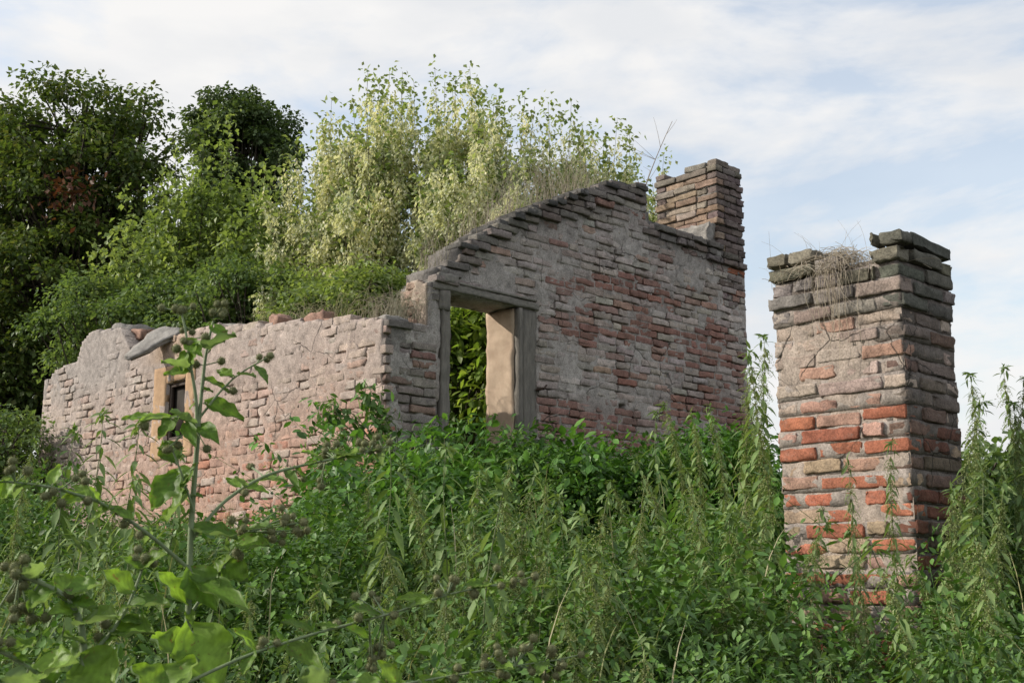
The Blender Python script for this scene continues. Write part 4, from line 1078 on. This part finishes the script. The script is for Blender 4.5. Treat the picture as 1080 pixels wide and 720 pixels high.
# the nest-like mat on the pillar
cen = P0 + U * .42 + V * .1 + Z * (ztp - .17)
G = Acc()
for k in range(620):
    th_ = R.uniform(0, 6.28); r = abs(R.normal(0, .5)); b = cen + U * math.cos(th_) * r * .30 + V * math.sin(th_) * r * .22 + Z * R.uniform(-.02, .13) * math.exp(-r * r)
    l = R.uniform(.1, .26); d = rdir(1)[0]; d[2] *= .35; d /= np.linalg.norm(d); tube(G, bez(b - d * l / 2, b + Z * R.uniform(.02, .10) , b + d * l / 2 - Z * .02, 6), .0013, 3)
for k in range(50):    # strands hanging down the sunlit face
    b = P0 + U * R.normal(.36, .07) - V * .05 + Z * (ztp - .13 + R.uniform(-.03, .05)); l = R.uniform(.1, .42) * (1 if R.random() < .7 else 1.5)
    e = b - Z * l + U * R.normal(0, .05) - V * R.uniform(0, .02); tube(G, bez(b, b - V * .05 - Z * l * .4 + U * R.normal(0, .05), e, 7), .0012, 3)
for k in range(26):    # thin upright stalks
    b = cen + U * R.normal(0, .16) + V * R.uniform(-.05, .15); l = R.uniform(.15, .38); e = b + Z * l * R.uniform(.75, 1) + U * R.normal(.02, .10) + V * R.normal(0, .05)
    tube(G, bez(b, b + Z * l * .6, e, 6), np.linspace(.0012, .0005, 6), 3)
org = cen.copy(); G.v = [a - org for a in G.v]; o = G.build('dry_grass_mat', M['strawm']); o.location = org
tag(o, 'nest like mat of dry grass spilling over the broken pillar top', 'dry grass')
# fuzz on the torn wall end left of the lintel
Q = np.array([C0 + V * R.uniform(.1, .45) + U * R.uniform(.02, .5) + Z * (3.68 + R.uniform(0, .05)) for _ in range(60)])
straw('dry_grass_tuft', 'tangle of dry stalks left of the lintel on the low wall stretch', Q, 220, (.15, .45), M['strawm'], up=.5)
Q = np.array([C0 + V * R.uniform(.1, .3) + U * R.uniform(.4, 2.4) + Z * (3.7 + R.uniform(0, .05)) for _ in range(60)])
straw('dry_grass_tuft', 'dry and green grass standing on the front wall top near the corner', Q, 260, (.2, .55), M['straw2'], up=1.0)
Q = np.array([C0 + V * s_ + U * R.uniform(.1, .5) + Z * (float(gtopz(s_)) - .1) for s_ in R.uniform(.6, 1.7, 60)])
straw('dry_grass_tuft', 'dry grass behind the lower slope of the broken gable', Q, 160, (.25, .6), M['strawm'], up=1.6, curl=.25)
Q = np.array([C0 + V * s_ + U * R.uniform(.3, .8) + Z * (float(gtopz(s_)) - .15) for s_ in R.uniform(1.7, 3.1, 60)])
straw('dry_grass_tuft', 'grey dead stalks standing behind the gable peak', Q, 200, (.35, .85), M['strawm'], up=1.8, curl=.15, w=.005)
# bare sapling before the chimney
a = Acc(); b = C0 + V * Gp(690, 236)[0] + U * .25 + Z * 5.0; root = empty('bare_sapling', tuple(b)); tag(root, 'bare leafless twig growing from the gable top beside the chimney', 'sapling')
b2 = onplane(709, 128, C0 + U * .25, U); main = bez(b, b + Z * .4 + V * .02, b2, 12); tube(a, main, np.linspace(.009, .003, 12), 5)
for k in range(9):
    i = R.integers(5, 11); d = rdir(1)[0]; d[2] = abs(d[2]) + .4; l = R.uniform(.12, .3); tube(a, bez(main[i], main[i] + d * l * .5, main[i] + d * l + V * R.normal(0, .05), 5), np.linspace(.003, .0012, 5), 3)
part(a, 'twigs', M['twig'], root)

# ------------------------------------------------------------------ burdocks in the foreground
def big_leaf(acc, base, tip, width, normal_hint, wav=.06):
    d = tip - base; l = np.linalg.norm(d); d = d / l
    x = np.cross(d, normal_hint); x /= np.linalg.norm(x) + 1e-9; z = np.cross(x, d)
    nu, nv = 21, 11; u = np.linspace(0, 1, nu); w = np.interp(u, np.linspace(0, 1, 11), [.10, .66, .9, 1.0, .98, .9, .78, .62, .44, .24, .02]); w = np.maximum(.02, np.sqrt(np.clip(w, 0, 1)) * w ** .5)
    lobe_back = np.interp(u, [0, .1, .2], [-.13, -.05, 0])
    vs = []; ph = R.uniform(0, 6, 3)
    for i, uu in enumerate(u):
        for j in range(nv):
            s = (j / (nv - 1) - .5) * 2
            e = 1 + .06 * math.sin(uu * 23 + ph[0] + (s > 0) * 2)
            X = s * w[i] * width / 2 * e; Y = (uu + lobe_back[i] * abs(s) ** 1.5) * l
            Zz = abs(s) ** 1.5 * width * .16 - uu * uu * l * .22 + wav * width * math.sin(uu * 15 + ph[1] + s * 2) * abs(s) + .03 * width * math.cos(j * math.pi)*abs(s)
            vs.append(base + x * X + d * Y + z * Zz)
    i = np.arange(nu - 1)[:, None] * nv; j = np.arange(nv - 1)[None]
    vc = np.array([[1 + .45 * math.exp(-((jj / (nv - 1) - .5) * 9) ** 2) + .16 * math.sin(uu * 34 - abs(jj / (nv - 1) - .5) * 26) for jj in range(nv)] for uu in u]).reshape(-1, 1) * R.uniform(.8, 1.1)
    acc.add(np.array(vs), [np.stack([i + j, i + j + 1, i + nv + j + 1, i + nv + j], -1).reshape(-1, 4)], np.repeat(vc, 3, 1))
def fib(n):
    k = np.arange(n) + .5; ph = np.arccos(1 - 2 * k / n); th_ = math.pi * (1 + 5 ** .5) * k
    return np.stack([np.cos(th_) * np.sin(ph), np.sin(th_) * np.sin(ph), np.cos(ph)], -1)
def burr(acc, p, r):
    # ball
    vs, fs = gridbox((4, 4, 4)); q = (vs - .5) * 2; q /= np.linalg.norm(q, axis=1, keepdims=True); acc.add(p + q * r * .72, [fs])
    d = fib(90) + R.normal(0, .05, (90, 3)); d /= np.linalg.norm(d, axis=1, keepdims=True)
    acc.inst(np.array([(-.5, 0, 0), (.5, 0, 0), (0, 1, .12)]), [np.array([(0, 1, 2)])], frames(d, 1, 1.) * np.array([r * .16, r * .5, r * .5])[None, :, None], p + d * r * .62)
BURR = []
for _ in range(3):
    B_ = Acc(); burr(B_, np.zeros(3), 1.); o_ = B_.build('burr', M['burr']); BURR.append(o_.data); bpy.data.objects.remove(o_)
def burdock(label, base, stalks, Yd):
    """stalks: list of dict(pts=[(px,py,dY)], r=(r0,r1), burrs=[(px,py,n)], leaves=[(px,py,tx,ty,w)])"""
    root = empty('burdock', tuple(base)); T = Acc(); L = Acc(); clusters = []
    for s in stalks:
        k = np.array([px3(x, y, Yd + d) for x, y, d in s['pts']])
        if s.get('root'): k = np.concatenate([[np.asarray(base)], k])
        t = np.linspace(0, len(k) - 1, 24); ii = np.minimum(t.astype(int), len(k) - 2); fr = (t - ii)[:, None]
        fr2 = fr
        q = k[ii] * (1 - fr2) + k[ii + 1] * fr2
        for _ in range(2): q[1:-1] = (q[:-2] + 2 * q[1:-1] + q[2:]) / 4
        tube(T, q, np.linspace(*s['r'], 24), 8)
        for (x, y, tx, ty, w) in s.get('leaves', []):
            dz = R.normal(0, .03); d0 = s['pts'][len(s['pts']) // 2][2]
            b_ = px3(x, y, Yd + d0); e_ = px3(tx, ty, Yd + d0 + R.uniform(-.10, .04)); dd = e_ - b_
            pb = b_ + dd * .12; tube(T, [b_, pb], .0018, 5)
            hint = np.array([R.normal(0, .25), -.55 + R.normal(0, .2), .8]); big_leaf(L, pb, e_, w / FPX * Yd, hint)
        hi_ = np.mean([p_[1] for p_ in s['pts']]) < 500
        ln = int(np.linalg.norm(np.diff(q, axis=0), axis=1).sum() / (.08 if hi_ else .03)) if not s.get('root') else 5
        for _ in range(ln):
            i_ = R.integers(5, 23); b_ = q[i_]; dd = rdir(1)[0]; dd[1] *= .5; dd[2] = dd[2] * .5 - .05; dd /= np.linalg.norm(dd); l_ = R.uniform(.012, .03) if hi_ else R.uniform(.02, .06)
            if R.random() < .8: big_leaf(L, b_, b_ + dd * l_, l_ * R.uniform(.5, .8), np.array([R.normal(0, .3), -.4, .8]))
            else: p = b_ + dd * .02; tube(T, [b_, p], .0012, 4); clusters.append(p)
        for (x, y, n) in s.get('burrs', []):
            B = Acc(); c = px3(x, y, Yd + s['pts'][-1][2]); near = q[np.argmin(np.linalg.norm(q - c, axis=1))]
            for _ in range(n):
                p = c + R.normal(0, .016, 3) * np.array([1.2, 1, .9]); tube(T, [near, p], .0014, 4); clusters.append(p)
    part(T, 'stem', M['stem2'], root, True); part(L, 'leaves', M['burleaf'], root, True)
    for p in clusters:
        b = bpy.data.objects.new('burr', BURR[R.integers(3)]); COL.objects.link(b); b.parent = root
        b.location = p - np.asarray(base); b.rotation_euler = tuple(R.uniform(0, 6.28, 3)); b.scale = (R.uniform(.010, .0135),) * 3
    tag(root, label, 'burdock'); return root
Yk = 2.7; bx = pxy(198, Yk)
burdock('tall burdock stalk with heart shaped leaves standing before the orange window', (bx, Yk, gz(bx, Yk)), [
    dict(root=True, pts=[(195, 720, 0), (199, 640, 0), (201, 560, 0), (207, 480, 0), (210, 448, 0)], r=(.0085, .005), leaves=[(200, 660, 232, 725, 62), (199, 640, 168, 600, 34), (200, 600, 228, 640, 40), (203, 520, 170, 545, 40), (206, 500, 165, 515, 34), (199, 690, 160, 670, 48), (202, 560, 250, 560, 34), (200, 610, 262, 632, 30)]),
    dict(pts=[(208, 465, 0), (211, 430, 0), (216, 380, .01), (222, 350, .02), (226, 335, .02)], r=(.005, .0024), leaves=[(219, 372, 245, 345, 34), (213, 400, 244, 410, 20), (214, 425, 258, 438, 26), (210, 449, 228, 460, 20), (224, 345, 238, 355, 20)], burrs=[(229, 326, 5), (222, 332, 2), (215, 385, 2)]),
    dict(pts=[(208, 455, 0), (207, 420, -.01), (201, 385, -.02), (196, 350, -.02), (191, 328, -.02)], r=(.0045, .0022), leaves=[(201, 390, 170, 375, 18), (202, 392, 172, 392, 16), (203, 385, 205, 362, 26), (197, 360, 212, 372, 18), (198, 370, 190, 392, 18)], burrs=[(192, 325, 4), (197, 343, 2), (203, 358, 3), (200, 374, 2)]),
    dict(pts=[(211, 440, 0), (230, 415, .02), (247, 398, .03), (262, 388, .03), (282, 377, .03)], r=(.003, .0015), leaves=[(245, 398, 228, 388, 15), (250, 396, 270, 392, 14), (268, 386, 284, 398, 12)], burrs=[(282, 377, 2), (272, 383, 1)]),
    dict(pts=[(208, 450, -.01), (190, 440, -.03), (165, 442, -.04), (145, 440, -.04)], r=(.003, .0015), leaves=[(190, 440, 165, 460, 24), (180, 441, 150, 436, 16), (160, 442, 128, 438, 16), (205, 450, 182, 430, 22), (195, 446, 205, 466, 16)], burrs=[(160, 441, 2), (193, 468, 3)]),
    dict(pts=[(205, 540, -.01), (190, 495, -.04), (180, 470, -.05)], r=(.003, .0018), leaves=[(186, 490, 172, 462, 26), (190, 500, 158, 535, 34), (195, 515, 182, 498, 20)]),
    dict(pts=[(201, 570, .0), (235, 528, .05), (280, 500, .1), (330, 488, .15), (380, 478, .2), (410, 471, .22)], r=(.0045, .002), leaves=[(262, 510, 300, 498, 20), (255, 515, 238, 502, 14), (300, 494, 315, 510, 12), (340, 487, 322, 470, 14)], burrs=[(345, 478, 6), (388, 468, 6), (405, 466, 3), (333, 500, 3), (262, 500, 2)]),
    dict(pts=[(200, 600, 0), (160, 565, -.06), (110, 530, -.12), (50, 512, -.18), (-20, 505, -.2)], r=(.0045, .0022), leaves=[(140, 550, 110, 528, 16), (90, 522, 62, 530, 20), (55, 512, 62, 488, 16), (120, 535, 92, 548, 16), (20, 508, 0, 525, 26), (100, 528, 78, 508, 18)], burrs=[(60, 522, 4), (70, 505, 3), (20, 500, 4)]),
    dict(pts=[(199, 650, .02), (240, 590, .06), (260, 560, .08)], r=(.004, .002), leaves=[(250, 575, 282, 570, 30), (235, 598, 262, 610, 34), (225, 610, 240, 584, 26), (262, 560, 285, 548, 20)], burrs=[(262, 556, 4), (300, 548, 6), (318, 553, 6), (290, 560, 4)]),
], Yk)
Yk = 2.2; bx = pxy(60, Yk)
burdock('spreading burdock with burrs and grey green leaves in the bottom left corner', (bx, Yk, gz(bx, Yk)), [
    dict(root=True, pts=[(75, 760, 0), (90, 700, 0), (85, 650, 0), (60, 620, 0), (10, 602, 0)], r=(.009, .004), leaves=[(85, 660, 118, 640, 40), (80, 640, 60, 600, 34), (60, 620, 28, 640, 36), (40, 612, 30, 590, 24), (88, 690, 60, 700, 44), (85, 700, 120, 720, 60), (70, 625, 105, 612, 30), (88, 680, 70, 665, 26)], burrs=[(18, 600, 6), (8, 640, 7), (28, 640, 4)]),
    dict(pts=[(88, 700, 0), (115, 670, .03), (135, 640, .05), (150, 600, .06)], r=(.005, .002), leaves=[(120, 665, 160, 660, 40), (135, 640, 175, 628, 30), (140, 625, 110, 600, 28), (150, 600, 170, 580, 24), (150, 602, 128, 585, 18)], burrs=[(152, 592, 5)]),
    dict(pts=[(80, 760, 0), (45, 715, -.05), (10, 690, -.08), (-20, 680, -.1)], r=(.005, .003), leaves=[(40, 712, 75, 690, 44), (30, 705, 20, 735, 40), (10, 690, 38, 672, 30)], burrs=[(5, 665, 5)]),
], Yk)
Yk = 2.5; bx = pxy(120, Yk)
burdock('burdock with a long branch of burrs reaching right along the bottom', (bx, Yk, gz(bx, Yk)), [
    dict(root=True, pts=[(150, 800, 0), (175, 730, 0)], r=(.009, .006), leaves=[(170, 740, 205, 690, 52), (172, 730, 140, 700, 40)]),
    dict(pts=[(175, 730, 0), (260, 690, .08), (340, 665, .14), (420, 645, .2), (475, 625, .22), (545, 612, .25)], r=(.0036, .0015), leaves=[(300, 678, 340, 700, 26), (330, 668, 300, 650, 22), (360, 660, 395, 672, 20), (400, 650, 372, 636, 20), (430, 641, 450, 628, 14), (270, 688, 250, 660, 24), (450, 632, 420, 628, 16)], burrs=[(388, 628, 3), (400, 690, 5), (470, 612, 6), (498, 625, 3), (545, 610, 5), (520, 614, 3), (385, 695, 4)]),
    dict(pts=[(175, 735, 0), (300, 735, .05), (420, 722, .1), (500, 708, .12), (590, 695, .14)], r=(.0038, .0015), leaves=[(340, 732, 320, 700, 34), (360, 728, 405, 715, 30), (440, 718, 480, 728, 26), (420, 722, 400, 695, 22)], burrs=[(515, 692, 7), (545, 690, 6), (578, 700, 7), (595, 690, 3)]),
], Yk)

# ------------------------------------------------------------------ sky, sun, view
SUN_AZ, SUN_EL = rad(-90), rad(27)
w = bpy.data.worlds.new('World'); SC.world = w; w.use_nodes = True
nt = w.node_tree; nt.nodes.clear()
sky = N(nt, 'ShaderNodeTexSky'); sky.sky_type = 'NISHITA'; sky.sun_disc = False
sky.sun_elevation = SUN_EL; sky.sun_rotation = SUN_AZ; sky.air_density = 1.2; sky.dust_density = 2.0
tc = N(nt, 'ShaderNodeTexCoord'); mp = N(nt, 'ShaderNodeMapping'); mp.inputs['Scale'].default_value = (1, 1, 2.9); mp.inputs['Location'].default_value = (.35, .1, .05)
nt.links.new(tc.outputs['Generated'], mp.inputs[0])
cn = N(nt, 'ShaderNodeTexNoise'); cn.inputs['Scale'].default_value = 3.3; cn.inputs['Detail'].default_value = 9; cn.inputs['Roughness'].default_value = .55; cn.inputs['Distortion'].default_value = .25
nt.links.new(mp.outputs[0], cn.inputs[0])
mask = ramp(nt, cn.outputs[0], [(.42, .45), (.485, .8), (.54, 1.)])
cn2 = N(nt, 'ShaderNodeTexNoise'); cn2.inputs['Scale'].default_value = 5; cn2.inputs['Detail'].default_value = 8
nt.links.new(mp.outputs[0], cn2.inputs[0])
cc_ = ramp(nt, cn2.outputs[0], [(.38, (8.1, 8.25, 8.5)), (.58, (9.4, 9.3, 9.2))])
cscale = N(nt, 'ShaderNodeMix'); 
skyb = mix(nt, sky.outputs[0], (2.3, 2.3, 2.3), 1., 'MULTIPLY')
bg = N(nt, 'ShaderNodeBackground'); bg.inputs[1].default_value = .1
colr = mix(nt, skyb, cc_, mask)
nt.links.new(colr, bg.inputs[0]); wo = N(nt, 'ShaderNodeOutputWorld'); nt.links.new(bg.outputs[0], wo.inputs[0])
sl = bpy.data.lights.new('sun', 'SUN'); sl.energy = 4.6; sl.angle = rad(.6); sl.color = (1, .93, .82)
so = bpy.data.objects.new('sun', sl); COL.objects.link(so)
sd = Vector((math.sin(SUN_AZ) * math.cos(SUN_EL), math.cos(SUN_AZ) * math.cos(SUN_EL), math.sin(SUN_EL)))
so.rotation_euler = sd.to_track_quat('Z', 'Y').to_euler(); so.location = (-10, 0, 12)
SC.view_settings.view_transform = 'Standard'; SC.view_settings.look = 'None'; SC.view_settings.exposure = 0; SC.view_settings.gamma = 1
SC.cycles.max_bounces = 6; SC.cycles.transparent_max_bounces = 4; SC.cycles.use_denoising = True
SC.cycles.transmission_bounces = 4; SC.cycles.diffuse_bounces = 4
